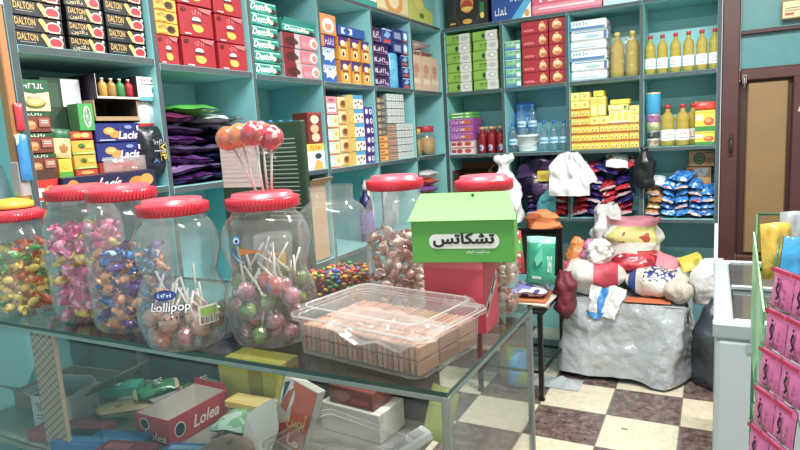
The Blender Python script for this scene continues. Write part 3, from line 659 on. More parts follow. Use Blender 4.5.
stack('biscuit_box', 'L', 2.768, 2.915, Z, 5, .074, .16, 'e8e2d4', cc, 'white biscuit box with blue band', 'the column beside the gold boxes', 'white and blue biscuit boxes')
stack('biscuit_box', 'L', 2.92, 3.018, Z, 6, .051, .14, '4a2a80', [('e', .3, .5, .16, .3, 'e8e0f0'), ('e', .75, .5, .16, .3, 'e8e0f0'), ('e', .75, .5, .08, .16, '4a2a80')], 'purple biscuit box with white rings', 'the column beside the second upright', 'purple ring biscuit boxes')
# fifth bay
Z = LZ0[4]
stack('biscuit_pack', 'L', 3.05, 3.18, Z, 4, .036, .12, 'd08a3c', [('r', .1, .2, .9, .8, 'e0a858'), ('r', .2, .4, .6, .6, 'a83a24')], 'orange flat pack', 'the column beside the purple ring boxes', 'orange flat packs')
stack('biscuit_pack', 'L', 3.05, 3.17, Z+.153, 6, .035, .12, '6a625c', [('r', .05, .2, .5, .8, 'b8a070'), ('r', .6, .3, .9, .7, '94908c')], 'grey flat pack', 'the column above the orange packs', 'grey flat packs')
stack('biscuit_pack', 'L', 3.185, 3.30, Z, 5, .042, .12, '9a8478', [('r', .1, .3, .9, .7, 'c8a888'), ('r', .1, .42, .9, .56, 'a03c3c')], 'brown striped flat pack', 'the column before the small white boxes', 'brown striped flat packs')
wk = Kind('small_carton', carton(.053, .042, .05, '9fb0b0', [('r', .05, .07, .95, .93, 'd2d8d6'), ('r', .2, .3, .8, .5, 'a8b8b8'), ('e', .5, .7, .2, .1, '94acac')]))
for r in range(5):
    for c in range(4):
        loc, rz = at('L', 3.297+c*.056, 3.351+c*.056, Z+r*.0445, .05)
        wk.put(loc, rz, f'small white carton, {NTH[c]} from the brown packs, {nth(r,9)} row in the block', 'carton', 'small white cartons')
for r in range(4):
    for c in range(4):
        loc, rz = at('L', 3.188+c*.056, 3.242+c*.056, Z+.2225+r*.0445, .05)
        wk.put(loc, rz, f'small white carton, {NTH[c]} from the grey packs, {nth(r+5,9)} row in the block', 'carton', 'small white cartons')
# sixth bay: spice jars
Z = LZ0[5]
def spice(r, h, fill, lid):
    body = MB().lathe([(0, .002), (r*.92, .002), (r, .012), (r, h*.72), (r*.8, h*.8), (r*.8, h*.84)], clear('ffffff', .05, .08, .6, .06), 16)
    fl = MB().lathe([(0, .006), (r*.94, .006), (r*.94, h*.6), (0, h*.63)], mat(fill, .8, wear=.3, scale=80, bump=.4), 16)
    ld = MB().lathe([(r*.86, h*.8), (r*.9, h*.81), (r*.9, h*.97), (r*.84, h), (0, h)], mat(lid, .4), 16)
    return Kind('spice_jar', body, [('contents', fl), ('jar_lid', ld)])
for y, r, h, fill, lid, lab in ((3.585, .038, .18, 'b0643a', 'c23a34', 'small jar of orange spice at the upright'), (3.69, .052, .185, 'b89a48', 'e0b92c', 'jar of yellow spice with yellow lid'), (3.87, .07, .2, 'b8924c', 'c0283a', 'large jar of tan spice with red lid in the corner')):
    spice(r, h, fill, lid).put((XL-.08, y, Z), 0, lab, 'jar')
b = upbag(.2, .16, .08, 4, mat('2c3a40', .3), [(0, .9), (.5, 1), (1, .1)], amp=.2)
Kind('plastic_bag', b).put((XL-.17, 3.82, Z), 0, 'dark crumpled plastic bag behind the spice jars', 'bag')
# lowest shelf of the left wall
b, p_ = bottle(.04, .33, mat('2a2460', .3), 'd0d4d8', label=(pmat(['3a2a80', '8a70c0', '20184c'], 20),), labelband=(.15, .55), waist=False)
Kind('detergent_bottle', b, p_).put((XL-.05, 2.95, .90), 0, 'dark blue bottle with grey cap low on the left shelf', 'bottle')
for i, (y, z, cols, lab) in enumerate(((3.08, .90, ['e8eaec', 'd8dcde', 'c85040'], 'white and red bag beneath the grey flat packs'), (3.3, .9, ['8a9aa0', 'b8c0c4'], 'grey bag beneath the small white cartons'))):
    b = packet(.2, .36, .1, pmat(cols, 6, .3), 90+i); Kind('rice_bag', b).put((XL-.09, y, z), PI/2+.1, lab, 'bag')
for i, (cols, lab) in enumerate(((['b8a07a', 'd8c8a0'], 'tan'), (['d8c040', 'c0362c'], 'yellow and red'), (['6a3a90', '8a5ab0', 'e0d8e8'], 'purple'), (['d0482c', 'e0a040'], 'orange'), (['2f6cb8', 'e8ecf0', '2f6cb8'], 'blue and white'))):
    b = packet(.22, .26, .06, pmat(cols, 9, .25), 60+i, wob=.16)
    Kind('snack_bag', b).put((XL-.01, 3.83, .93+.055+i*.053+(.02 if i else 0)), (-PI/2, 0, PI/2+jit(.15)), f'{lab} snack bag, {nth(i,5)} in the heap low in the corner', 'bag', 'snack bags low in the corner')
for i in range(1):
    stack('grocery_carton', 'L', 3.72, 3.96, .9, 1, .04, .25, '8a6a4a', [], 'low brown carton', 'under the snack bags in the corner', None)
# ------------------------------------------------------------------ back wall, top shelf
Z = 2.217
burg = [('e', .5, .42, .34, .5, '3a3c40'), ('e', .5, .42, .30, .44, '202226'), ('e', .5, .52, .16, .22, 'd8903a'), ('e', .5, .48, .14, .12, 'b83a2c'), ('e', .5, .4, .15, .05, 'e8c04a'), ('e', .5, .1, .12, .06, 'd8a82c'), ('r', .82, .12, .92, .5, '2f7a3a'), ('e', .87, .2, .05, .07, 'e8d84a'), ('r', .06, .06, .2, .1, 'd8a82c')]
stack('shipping_carton', 'B', -1.665, -1.37, Z, 1, .28, .25, '24262a', burg, 'black carton with round burger emblem on the top shelf', 'in the corner', None)
stack('shipping_carton', 'B', -1.345, -1.075, Z, 1, .28, .25, '2c7cc8', [('p', [(0, 0), (.5, 0), (1, .6), (1, 1), (0, 1)], '1c4fa0'), ('p', [(.5, 0), (.75, 0), (1, .35), (1, .6)], '3fb0e0'), ('p', [(.75, 0), (1, 0), (1, .35)], 'f0ece0'), ('e', .9, .1, .06, .08, 'e89a4a'), ('s', .08, .12, .4, .3, 'f4f6f8'), ('s', .45, .4, .8, .6, 'f4f6f8')], 'blue and white carton on the top shelf', 'beside the black carton', None)
stack('shipping_carton', 'B', -1.07, -.63, Z, 1, .28, .25, 'd85a78', [('r', 0, .05, 1, .22, 'e88aa0'), ('s', .1, .28, .75, .6, 'f6e8ec'), ('r', .1, .12, .9, .16, 'f4d8e0'), ('r', 0, .62, 1, 1, 'd0c8d8')], 'long pink carton with white lettering on the top shelf', 'in the middle', None)
stack('shipping_carton', 'B', -.625, -.43, Z, 1, .28, .25, 'd8e8ec', [('r', 0, 0, 1, .1, 'a8d0dc'), ('r', .2, .3, .8, .4, '8ab8c8')], 'white carton on the top shelf', 'beside the pink carton', None)

# ------------------------------------------------------------------ back wall, upper row
Z = 1.778
gr = [('r', .56, 0, 1, 1, 'd4d8d4'), ('p', [(.56, 0), (.5, .5), (.56, 1)], 'd4d8d4'), ('p', [(.36, .5), (.45, .85), (.54, .5), (.45, .15)], '24502a'), ('e', .78, .5, .16, .26, 'b8c0bc'), ('r', .05, .06, .5, .14, '6aa83a'), ('e', .8, .5, .08, .16, 'e8eae8')]
gr2 = [('r', .56, 0, 1, 1, 'd4d8d4'), ('t', '77 77', .26, .3, .56, .72, '24502a'), ('e', .78, .5, .16, .26, 'b8c0bc'), ('r', .05, .06, .5, .14, '6aa83a')]
kg = [Kind('tea_box', carton(.176, .0635, .2, '86b83c', a)) for a in (gr, gr2)]
for cx, wh in ((-1.597, 'the stack beside the corner'), (-1.400, 'the stack beside the pale green packs')):
    for i in range(6):
        kg[(i+(cx > -1.5)) % 2].put((cx+jit(.004), YB+.1+random.uniform(0, .008), Z+i*.0655), jit(.015), f'lime green and white tea box, {nth(i,6)} in {wh}', 'box', 'green tea boxes')
sg = [('r', 0, 0, 1, .3, '3f8ac0'), ('e', .5, .55, .4, .3, '5ab07a'), ('s', .2, .45, .7, .8, 'e8f4ea'), ('r', .75, .1, 1, .6, 'd8e4ee'), ('r', 0, .9, 1, 1, 'c0e0c8')]
stack('soap_pack', 'B', -1.262, -1.154, Z, 5, .058, .16, '6ab88a', sg, 'pale green and blue soap pack', 'the pile beside the red boxes', 'pale green soap packs')
rd = [('e', .28, .28, .2, .08, 'e8a0a0'), ('p', [(.12, .3), (.2, .4), (.36, .4), (.44, .3), (.28, .16)], 'd86068'), ('e', .8, .42, .14, .3, 'e0b070'), ('e', .78, .62, .1, .16, 'ecd0a0'), ('e', .82, .3, .1, .14, 'c07840'), ('e', .8, .78, .06, .1, 'd8a050')]
stack('biscuit_box', 'B', -1.146, -.968, Z, 5, .08, .2, 'a81c2c', rd, 'dark red biscuit box', 'the wide stack beside the soap packs', 'dark red biscuit boxes')
rd2 = [('e', .5, .45, .3, .3, 'e0b070'), ('e', .45, .62, .2, .16, 'ecd0a0'), ('e', .55, .3, .22, .12, 'c07840'), ('e', .5, .82, .1, .1, 'd8a050')]
stack('biscuit_box', 'B', -.965, -.858, Z, 5, .0805, .2, 'a01a28', rd2, 'narrow dark red biscuit box', 'the stack beside the upright', 'narrow dark red biscuit boxes')
wh_ = [[('r', .08, .3, .75, .36, '4a9ab0'), ('r', .3, .55, .85, .6, '9ab8c0'), ('r', 0, 0, .05, 1, '4a8ab0')], [('r', .05, .1, .95, .34, '2a7ab0'), ('s', .1, .5, .5, .85, '5aa8b8'), ('r', 0, 0, .05, 1, '4a8ab0')], [('r', .1, .8, .9, .9, '2a8ab8'), ('e', .6, .4, .2, .16, '8ac0cc'), ('r', .9, .1, .98, .9, '3a6a9a')]]
rt = [('e', .3, .3, .08, .2, '4a7aa8'), ('e', .6, .6, .08, .2, '4a7aa8'), ('e', .8, .3, .06, .14, '4a7aa8')]
kw = [Kind('tissue_box', carton(.225, hh, .2, 'd3dadb', a, right=rt, bev=.008)) for a, hh in zip(wh_, (.056, .064, .06))]
z = Z
for i in range(6):
    j = (i*2) % 3; kw[j].put((-.717+jit(.004), YB+.1, z), jit(.02), f'white and blue tissue box, {nth(i,6)} in the stack beside the wrapped oil bottles', 'box', 'white and blue tissue boxes'); z += (.056, .064, .06)[j]+.002
def oil_mat():
    m, nt, out = _new('sunflower oil'); N = nt.nodes.new; L = nt.links.new
    t = N('ShaderNodeBsdfTransparent'); t.inputs[0].default_value = lin('fae27a')
    d = N('ShaderNodeBsdfTranslucent'); d.inputs[0].default_value = lin('fbe26a')
    e = N('ShaderNodeBsdfDiffuse'); e.inputs[0].default_value = lin('f6dc5c')
    g = N('ShaderNodeBsdfGlossy'); g.inputs['Roughness'].default_value = .08
    a = N('ShaderNodeMixShader'); a.inputs[0].default_value = .5; L(d.outputs[0], a.inputs[1]); L(e.outputs[0], a.inputs[2])
    b = N('ShaderNodeMixShader'); b.inputs[0].default_value = .78; L(t.outputs[0], b.inputs[1]); L(a.outputs[0], b.inputs[2])
    lw = N('ShaderNodeLayerWeight'); lw.inputs['Blend'].default_value = .25
    c = N('ShaderNodeMixShader'); L(lw.outputs['Fresnel'], c.inputs[0]); L(b.outputs[0], c.inputs[1]); L(g.outputs[0], c.inputs[2]); L(c.outputs[0], out.inputs[0])
    return m
OIL = oil_mat()
olab = [('s', .3, .4, .72, .78, 'd05a3a'), ('r', .25, .2, .75, .28, '8aa0b8')]
def oilb(r, h): return Kind('oil_bottle', *bottle(r, h, OIL, 'c0303a', label=(mat('eef0f0', .4), olab), labelband=(.14, .4)))
ko = oilb(.031, .232)
for i, x in enumerate((-.357, -.290, -.217, -.147, -.076, -.028+.02)):
    ko.put((x, YB+.045+random.uniform(0, .01), Z), jit(.3), f'yellow cooking oil bottle with red cap, {NTH[i]} from the upright on the upper shelf', 'bottle', 'oil bottles on the upper shelf')
kp = Kind('oil_bottle', *bottle(.042, .275, OIL, 'e0c860', waist=True))
for i, x in enumerate((-.552, -.462)):
    kp.put((x, YB+.07, Z+.002), 0, ['first', 'second'][i]+' yellow oil bottle inside the clear wrap beside the tissue boxes', 'bottle', 'wrapped oil bottles')
b = MB().box((0, 0, .135), (.192, .118, .268), clear('ffffff', .12, .05, .3, .05, 'f8f4dc', .5, 25), .03)
Kind('plastic_wrap', b).put((-.508, YB+.07, Z), 0, 'clear plastic wrap around two yellow oil bottles', 'plastic wrap')

# ------------------------------------------------------------------ back wall, middle row
Z = 1.338
pa = [('e', .78, .5, .16, .32, 'c8683a'), ('s', .1, .3, .5, .75, 'f0e4f4'), ('r', 0, .9, 1, 1, 'd0a0d8'), ('e', .58, .5, .08, .2, 'e0c0a0')]
stack('biscuit_box', 'B', -1.688, -1.505, Z, 2, .048, .18, 'e6d4d0', [('e', .4, .5, .12, .3, 'b83a30'), ('e', .75, .5, .14, .3, 'c8502c'), ('r', .05, .3, .25, .7, 'a83a58'), ('r', 0, .86, 1, 1, 'd88a90')], 'white and red biscuit box', 'the pair under the purple boxes', 'white and red biscuit boxes')
stack('biscuit_box', 'B', -1.69, -1.507, Z+.1, 3, .049, .18, 'a84aa8', pa, 'purple biscuit box with orange picture', 'the pile beside the juice bottles', 'purple biscuit boxes')
stack('biscuit_box', 'B', -1.683, -1.51, Z+.254, 2, .02, .16, '5ab83a', [('r', .1, .3, .6, .7, 'e8f0e0'), ('e', .8, .5, .1, .3, 'd8e8c8')], 'flat green box', 'the pair on the purple boxes', 'flat green boxes')
kj = Kind('juice_bottle', *bottle(.031, .185, mat('8c1424', .15), 'd8b07a', label=(mat('7a1420', .3), [('e', .5, .5, .2, .4, 'd8c8d8'), ('e', .35, .4, .1, .25, '3a5ab0')]), labelband=(.08, .38), waist=False, capr=.6))
n = 0
for r in range(2):
    for c in range(3):
        kj.put((-1.458+c*.068, YB+.045+r*.078, Z), jit(.4), f'dark red juice bottle with gold cap, {NTH[c]} from the purple boxes, {["front","rear"][r]} row', 'bottle', 'red juice bottles')
tb = MB().lathe([(0, .002), (.066, .002), (.068, .008), (.077, .1), (.08, .1), (.08, .112), (.076, .116), (0, .116)], mat('e6eaea', .35), 24)
hd = MB().tube([(-.078, -.01, .1), (-.082, -.05, .07), (-.05, -.085, .045), (0, -.096, .04), (.05, -.085, .045), (.082, -.05, .07), (.078, -.01, .1)], .002, mat('d0d4d4'))
Kind('plastic_tub', tb, [('handle', hd)]).put((-1.142, YB+.09, Z), 0, 'round white plastic tub with lid among the water bottles', 'tub')
WAT = clear('d4ecf4', .05, .1, .65, .16, 'c8e4ee')
kw_ = Kind('water_bottle', *bottle(.03, .2, WAT, '2a78c0', label=(mat('b8dcec', .35), [('r', .1, .3, .9, .6, '4a9ac8')]), labelband=(.26, .46)))
for i, (x, y, z, lab) in enumerate(((-1.18, YB+.075, Z+.117, 'first of two water bottles standing on the white tub'), (-1.106, YB+.085, Z+.117, 'second of two water bottles standing on the white tub'), (-1.022, YB+.05, Z, 'water bottle beside the white tub'), (-.955, YB+.05, Z, 'water bottle in the middle of the row beside the tub'), (-.889, YB+.05, Z, 'water bottle beside the yellow tea boxes'), (-1.233, YB+.04, Z, 'water bottle between upright and white tub'))):
    kw_.put((x, y, z), 0, 'clear '+lab, 'bottle', None)
bp = carton(.125, .34, .09, pmat(['1f6fc0', '2a80d0', '2a80d0'], 5, .25), [('r', .1, .55, .9, .7, '8ac4ec'), ('e', .5, .4, .3, .08, 'd0e8f4')], bev=.012)
Kind('water_pack', bp).put((-1.195, YB+.235, Z), 0, 'blue shrink wrapped pack standing behind the white tub', 'pack')
# yellow tea boxes
tea = [('r', 0, .82, 1, 1, 'b8602c'), ('e', .28, .4, .16, .24, 'e8e08a'), ('e', .28, .36, .08, .12, '8a5a1c'), ('e', .74, .4, .16, .24, 'e8e08a'), ('e', .74, .36, .08, .12, '8a5a1c'), ('r', .48, .05, .52, .8, 'd8a818'), ('r', .08, .06, .9, .12, 'c89018')]
kt = Kind('tea_box', carton(.058, .051, .09, 'f0c81c', tea))
kp2 = Kind('tea_box', carton(.058, .051, .09, 'f2d84a', [('r', .1, .15, .9, .85, 'f0e48a'), ('e', .5, .5, .16, .2, 'c8a830'), ('r', .2, .3, .8, .36, 'd8c050')]))
def teacol(x0, n, m, wh):
    for i in range(n):
        (kt if i < m else kp2).put((x0, YB+.045+random.uniform(0, .004), Z+i*.0525), jit(.02), f'small yellow tea box, {nth(i,n)} in the {wh}', 'box', 'yellow tea boxes')
for i, (x, n, m) in enumerate(((-.801, 7, 5), (-.742, 7, 5), (-.683, 4, 3), (-.624, 4, 3), (-.565, 3, 3), (-.506, 3, 3))):
    teacol(x, n, m, f'{NTH[i]} column from the water bottles')
tall = Kind('tea_box', carton(.045, .118, .08, 'ece060', [('r', .1, .1, .9, .55, 'f0e890'), ('r', .1, .62, .9, .9, 'd8c440')]))
for i, x in enumerate((-.686, -.638)): tall.put((x, YB+.045, Z+.212), 0, f'tall pale yellow tea box, {["first","second"][i]} of two on the small boxes', 'box', 'tall pale yellow tea boxes')
stack('tea_box', 'B', -.69, -.625, Z+.332, 1, .035, .09, 'f4d412', [('e', .3, .5, .16, .3, 'e8b820'), ('r', .5, .2, .9, .4, 'f8ec80')], 'bright yellow tea box', 'lying on the two tall boxes', None)
stack('tea_box', 'B', -.597, -.47, Z+.16, 1, .075, .09, 'e8dca0', [('r', .08, .2, .3, .85, 'e0c850'), ('r', .4, .2, .62, .85, 'e0c850'), ('r', .72, .2, .94, .85, 'e0c850')], 'wide cream and yellow tea box', 'on the fifth and sixth columns', None)
stack('tea_box', 'B', -.60, -.478, Z+.237, 1, .035, .09, 'f0e070', [('r', .05, .2, .7, .8, 'f4e8a0'), ('e', .85, .5, .08, .3, '5a7a2a')], 'pale yellow flat tea box', 'on the wide cream box', None)
stack('tea_box', 'B', -.588, -.47, Z+.274, 1, .03, .09, 'f4cc10', [('r', .1, .3, .9, .6, 'f8e048')], 'golden yellow flat tea box', 'topmost above the wide cream box', None)
for i in range(5):
    (kt if i < 3 else kp2).put((-.446, YB+.05, Z+i*.0525), .03, f'small yellow tea box, {nth(i,5)} in the column at the upright', 'box', 'yellow tea boxes')
# cans, oil, noodles
for i, (r, h, cols, lc, lab) in enumerate(((.036, .05, ['b8a48c', '8a7a68'], 'd8c8b0', 'small tan can at the bottom of the can pile'), (.036, .05, ['20282c', '3a4448', '8a9094'], '9aa0a4', 'small dark can second in the can pile'), (.037, .05, ['c8c8a0', '8aa06a'], 'c0c4b0', 'cream and green can third in the can pile'), (.038, .05, ['a06a9c', '8a5088'], 'c8a8c4', 'purple can fourth in the can pile'), (.042, .13, ['2a9cc8', '2a9cc8', 'c8dce4'], 'd8c8a0', 'large light blue can topmost in the can pile'))):
    b = MB().lathe([(0, 0), (r*.95, 0), (r, .004), (r, h-.008), (r*.96, h-.002)], pmat(cols, 22, .25), 18)
    ld = MB().lathe([(r*.97, h-.012), (r*1.02, h-.01), (r*1.02, h-.001), (r*.9, h), (0, h)], mat(lc, .35, .3), 18)
    Kind('food_can', b, [('can_lid', ld)]).put((-.338, YB+.05, Z+(i*.0502)), 0, lab, 'can')
ko2 = oilb(.041, .25)
for i, x in enumerate((-.266, -.182, -.128)):
    ko2.put((x+.008, YB+(.055 if i < 2 else .135), Z), jit(.3), f'yellow cooking oil bottle with red cap, {NTH[i]} from the cans on the middle shelf', 'bottle', 'oil bottles on the middle shelf')
nd = [('r', 0, 0, 1, .22, '2f8a3a'), ('e', .7, .45, .26, .2, 'c8502c'), ('e', .66, .5, .16, .1, 'e8a040'), ('r', .04, .5, .4, .8, 'f0e8b0'), ('r', 0, .88, 1, 1, 'd8c020')]
stack('noodle_pack', 'B', -.078, -.026, Z, 1, .08, .06, 'e0d028', nd, 'yellow and green noodle pack', 'the lower one beside the oil bottles', None, w=.105)
stack('noodle_pack', 'B', -.078, -.026, Z+.083, 1, .12, .06, 'e6c81c', nd, 'tall yellow noodle pack with red food picture', 'on the lower noodle pack', None, w=.105)
b = packet(.11, .05, .03, pmat(['e8cc20', 'd8402c', 'f0e8b0'], 16), 9)
Kind('noodle_pack', b).put((-.052, YB+.04, Z+.207), (-.2, .04, 0), 'loose yellow noodle packet on the tall noodle pack', 'pack')

# ------------------------------------------------------------------ back wall, low row
Z = .891
oc = open_carton(.28, .33, .22, '8a5c40', '4a3426', .005, .62, [('b', .06, -.5), ('r', .05, .8)])
Kind('kraft_carton', oc).put((-1.545, YB+.12, Z), 0, 'open brown carton holding green cans in the corner', 'carton')
fl = MB().box((0, 0, 0), (.27, .1, .005), mat('9a6a4a', .8)); 
stack('flour_carton', 'B', -1.66, -1.42, Z+.007, 1, .16, .18, '6a5038', [], 'hidden low brown box', 'under the green cans', None, back=.03, w=.24)
b, p_ = MB().lathe([(0, 0), (.024, 0), (.026, .005), (.026, .105), (.022, .115), (0, .115)], pmat(['2a7a34', '2a7a34', '3f9a48', 'c8d8b8'], 30, .25), 14), [('can_lid', MB().lathe([(.021, .115), (.023, .119), (.018, .119), (.017, .117), (0, .117)], mat('b8bcbc', .3, .8), 14))]
kc = Kind('drink_can', b, p_)
for r in range(2):
    for c in range(4):
        kc.put((-1.628+c*.054, YB+.07+r*.06, Z+.168), 0, f'green drink can, {NTH[c]} in the {["front","rear"][r]} row of the open brown carton', 'can', 'green cans in the brown carton')
# white bags
WP = mat('e8ecec', .35, wear=.05, scale=6, bump=.3)
WP2 = clear('ffffff', .25, .06, .4, .78, 'eef2f2', .6, 14)
b = upbag(.24, .17, .46, 21, WP, [(0, .9), (.2, 1), (.5, .95), (.68, .62), (.78, .26), (.84, .24), (.93, .5), (1, .42)], amp=.2, n=30, k=30)
lp = MB().tube([(0, .0, .44), (.0, .06, .447), (0, .1, .449)], .006, WP)
Kind('hanging_bag', b, [('bag_loop', lp)]).put((-1.257, 3.9, Z-.02), .2, 'white knotted plastic bag hanging before the shelf beside the brown carton', 'bag')
def tshirt(w, h, seed):
    b = MB(); o = Vector((seed, 2*seed, 0)); nx, nz = 26, 26; grid = {}
    for sg in (-1, 1):
        vs = []; fs = []
        for j in range(nz+1):
            t = j/nz
            for i in range(nx+1):
                s_ = i/nx*2-1
                wd = 1-.04*t if t < .68 else (1-.04*.68)*(1-.5*((t-.68)/.32)**1.2)
                x = s_*w/2*wd+.012*noise.noise(Vector((s_*2, t*3, 1))+o)
                th = .012+.03*(1-s_*s_)*(1-.5*t)
                y = sg*th+.026*noise.noise(Vector((s_*3, t*3.5, 0))+o)+.02*noise.noise(Vector((s_*7, t*5, 4))+o)*(t > .4)
                z = t*h+.02*noise.noise(Vector((s_*3, 7, t))+o)*t-(.05*h*abs(s_)**2*(t > .5)*(t-.5)*2)
                vs.append((x, y, z))
        for j in range(nz):
            for i in range(nx):
                a = j*(nx+1)+i; q = (a, a+1, a+nx+2, a+nx+1); fs.append(q if sg < 0 else q[::-1])
        b.add(vs, fs, WP, True)
    return b
Kind('carrier_bag', tshirt(.26, .28, 3)).put((-.83, 3.93, 1.05), 0, 'bundle of flat white carrier bags hanging in front of the dark snack bags', 'bag')
Kind('carrier_bag', tshirt(.17, .2, 8)).put((-.735, 3.972, 1.105), (0, -.5, -.1), 'loose white carrier bag corner spreading beside the hanging bundle', 'bag')
# red, blue and purple snack bags
RED = [pmat(['3a1a48', 'b82434', 'c83444', '8a1826', 'e8d0c8'], 16, .22), pmat(['e0c8b8', 'a81c30', 'c02838', '701020', '402050'], 16, .22)]
IND = [pmat(['c83a48', '2c2870', '201c50', '38307c', '9a9ac8'], 16, .22), pmat(['8a70b8', '3a2060', '26144a', '6a50a0'], 16, .22)]
def heap(x0, x1, n_, z, ms, desc, where, grp, w=.15, step=.034, tilt=.0, seed=0, d=.04, h=.2, dy=0):
    n = max(3, round(n_*.7))
    for i in range(n):
        m = ms[i % len(ms)]
        b = packet(w*random.uniform(.9, 1.05), .165, d*.85, m, seed+i, crimp=mat('b8a8b0', .3) if i % 4 == 0 else None, wob=.34, nx=11, nz=11)
        x = (x0+x1)/2+random.uniform(-.5, .5)*(x1-x0-w if x1-x0 > w else .01)
        Kind('snack_bag', b).put((x, YB+.135+dy, z+.022+i*.042), (-PI/2+jit(.05), tilt*.3+jit(.06), jit(.25)), f'{desc}, {nth(i,n)} in {where}', 'bag', grp)
stack_g = 'snack bags low on the back wall'
def pile(cols, where, grp, w, z0=Z, h=.15):
    """columns of flat filled bags, each lying a little tipped towards the front"""
    for ci, (x, n, tl, ms, nm) in enumerate(cols):
        for i in range(n):
            b = packet(w*random.uniform(.95, 1.12), h, .034, ms[i % len(ms)], int(abs(x)*1000)+i*7, wob=.38, nx=12, nz=10, crimp=mat('b8a0a4', .25) if (i+ci) % 3 == 0 else None)
            Kind('snack_bag', b).put((x+jit(.008), YB+.012+.012*(i % 2), z0+.022+i*.041), (-PI/2+.40+jit(.08), tl*1.3+jit(.13), jit(.22)), f'{nm} snack bag, {nth(i, n)} in the {NTH[ci]} column {where}', 'bag', grp)
pile([(-1.085, 5, -.15, IND, 'indigo'), (-.93, 4, .15, RED, 'red')], 'from the knotted bag', 'snack bags behind the white bags', .10)
pile([(-.785, 4, -.2, RED, 'red'), (-.692, 6, .12, IND, 'indigo'), (-.60, 5, -.28, RED, 'red'), (-.508, 6, -.2, RED[::-1]+IND[:1], 'red or indigo')], 'from the carrier bags', 'snack bags in the middle of the low shelf', .098)
for i, (x, z, tl, ms, lab) in enumerate(((-.72, 1.165, -.3, RED[0], 'red snack bag lying crosswise over the indigo column'), (-.63, 1.18, .35, IND[0], 'indigo snack bag slanting over the middle columns'), (-.52, 1.185, -.4, RED[1], 'dark red snack bag sloping towards the black hanging bag'))):
    b = packet(.16, .15, .035, ms, 300+i, wob=.38); Kind('snack_bag', b).put((x, YB+.02, z+.012), (-PI/2+.45, tl, jit(.2)), lab, 'bag')
b = packet(.14, .15, .05, pmat(['e4e4e0', 'e4e4e0', '8a5a4a'], 9), 310); Kind('sweet_packet', b).put((-.545, YB+.0, 1.215), (-1.0, .1, .2), 'white and brown packet topmost on the heap beside the black bag', 'packet')
b = upbag(.3, .22, .32, 33, pmat(['2a1c38', '1c1430', '463058', '8a7098'], 7, .2), [(0, .9), (.4, 1), (.8, .8), (1, .3)], amp=.22)
Kind('snack_bag', b).put((-1.075, 4.13, Z+.12), 0, 'big bulging dark purple bag behind the white knotted bag', 'bag')
stack('tea_box', 'B', -1.062, -.965, 1.135, 1, .07, .08, 'e0c83a', [('r', .1, .2, .9, .8, 'd0b030'), ('e', .4, .5, .2, .2, 'b89a28')], 'single yellow box', 'before the bulging dark purple bag', None, back=-.005)
b = packet(.13, .235, .04, pmat(['3a9aa8', '4ab0bc', '2a7a8c'], 12), 44); Kind('snack_bag', b).put((-1.01, YB+.012, .895), (-.1, .05, 0), 'turquoise packet under the single yellow box', 'bag')
# black bag hanging from the upright
BK = mat('14181c', .3, wear=.2, scale=12, bump=.35)
b = upbag(.11, .06, .25, 13, BK, [(0, .7), (.15, 1), (.6, .95), (.8, .5), (.9, .3), (1, .4)], amp=.2)
hk = MB().tube([(0, .03, .25), (0, .0, .262), (0, -.005, .25)], .006, BK)
Kind('hanging_bag', b, [('bag_loop', hk)]).put((-.378, 3.955, 1.09), 0, 'black plastic bag hanging from the upright beside the blue packets', 'bag')
# blue and tan packets
BLU = [pmat(['c83a48', '2a84d0', '1c5aa0', '3a94d8', 'd8e4ee'], 20, .22), pmat(['d8e4ee', '2a88d4', '1c62ac', 'b0d0e8'], 20, .22)]
TN = [pmat(['c89a58', 'b07a3c', 'e0c088'], 12, .25), pmat(['b88a50', 'd8b078', '9a6a38'], 12, .25)]
pile([(-.335, 4, .1, TN, 'tan'), (-.252, 5, .22, BLU, 'blue'), (-.175, 5, -.2, BLU[::-1], 'blue'), (-.10, 5, .18, BLU, 'blue'), (-.03, 4, -.12, BLU[::-1], 'blue')], 'from the black hanging bag', 'blue and tan snack bags', .074, h=.13)
for i, (x, y, z, rz, m, lab) in enumerate(((-.30, YB+.02, 1.098, .3, pmat(['c83a3c', 'd8dce0', 'd8e0e4', '2a74b8'], 12), 'white and red packet slanting on the tan column'), (-.20, YB+.02, 1.125, -.4, BLU[0], 'blue packet lying crosswise on the blue columns'))):
    b = packet(.12, .13, .034, m, 480+i, wob=.38); Kind('sweet_packet', b).put((x, y, z), (-PI/2+.4, .15, rz), lab, 'packet')
stack('snack_carton', 'B', -.15, .0, Z, 1, .19, .12, 'b07a3a', [], 'lowest orange carton', 'behind the blue packets', None, back=.19)
oa = [('e', .42, .5, .24, .4, '2a4a2a'), ('e', .42, .5, .17, .3, '6a8a50'), ('e', .42, .5, .12, .2, '24402a'), ('s', .36, .42, .5, .58, 'd8d0a0'), ('e', .8, .35, .14, .2, 'c86a30'), ('r', .6, .84, .95, .92, '3a3028')]
stack('snack_carton', 'B', -.142, .002, 1.198, 1, .098, .16, 'd09a58', oa, 'orange carton with dark green round emblem', 'on the tan carton beside the door', None, back=.17)
ob = [('e', .15, .7, .14, .2, 'b83a2a'), ('p', [(.3, .9), (.9, .95), (.8, .5), (.5, .35)], 'd8d0d0'), ('e', .45, .2, .2, .14, 'b03028'), ('r', 0, 0, 1, .06, '9a3a20'), ('p', [(.5, .8), (.6, .9), (.7, .6)], 'a0a8b8')]
stack('snack_carton', 'B', -.156, -.012, 1.085, 1, .108, .16, 'c89a5c', ob, 'tan carton with red and silver print', 'under the orange carton with emblem', None, back=.172)
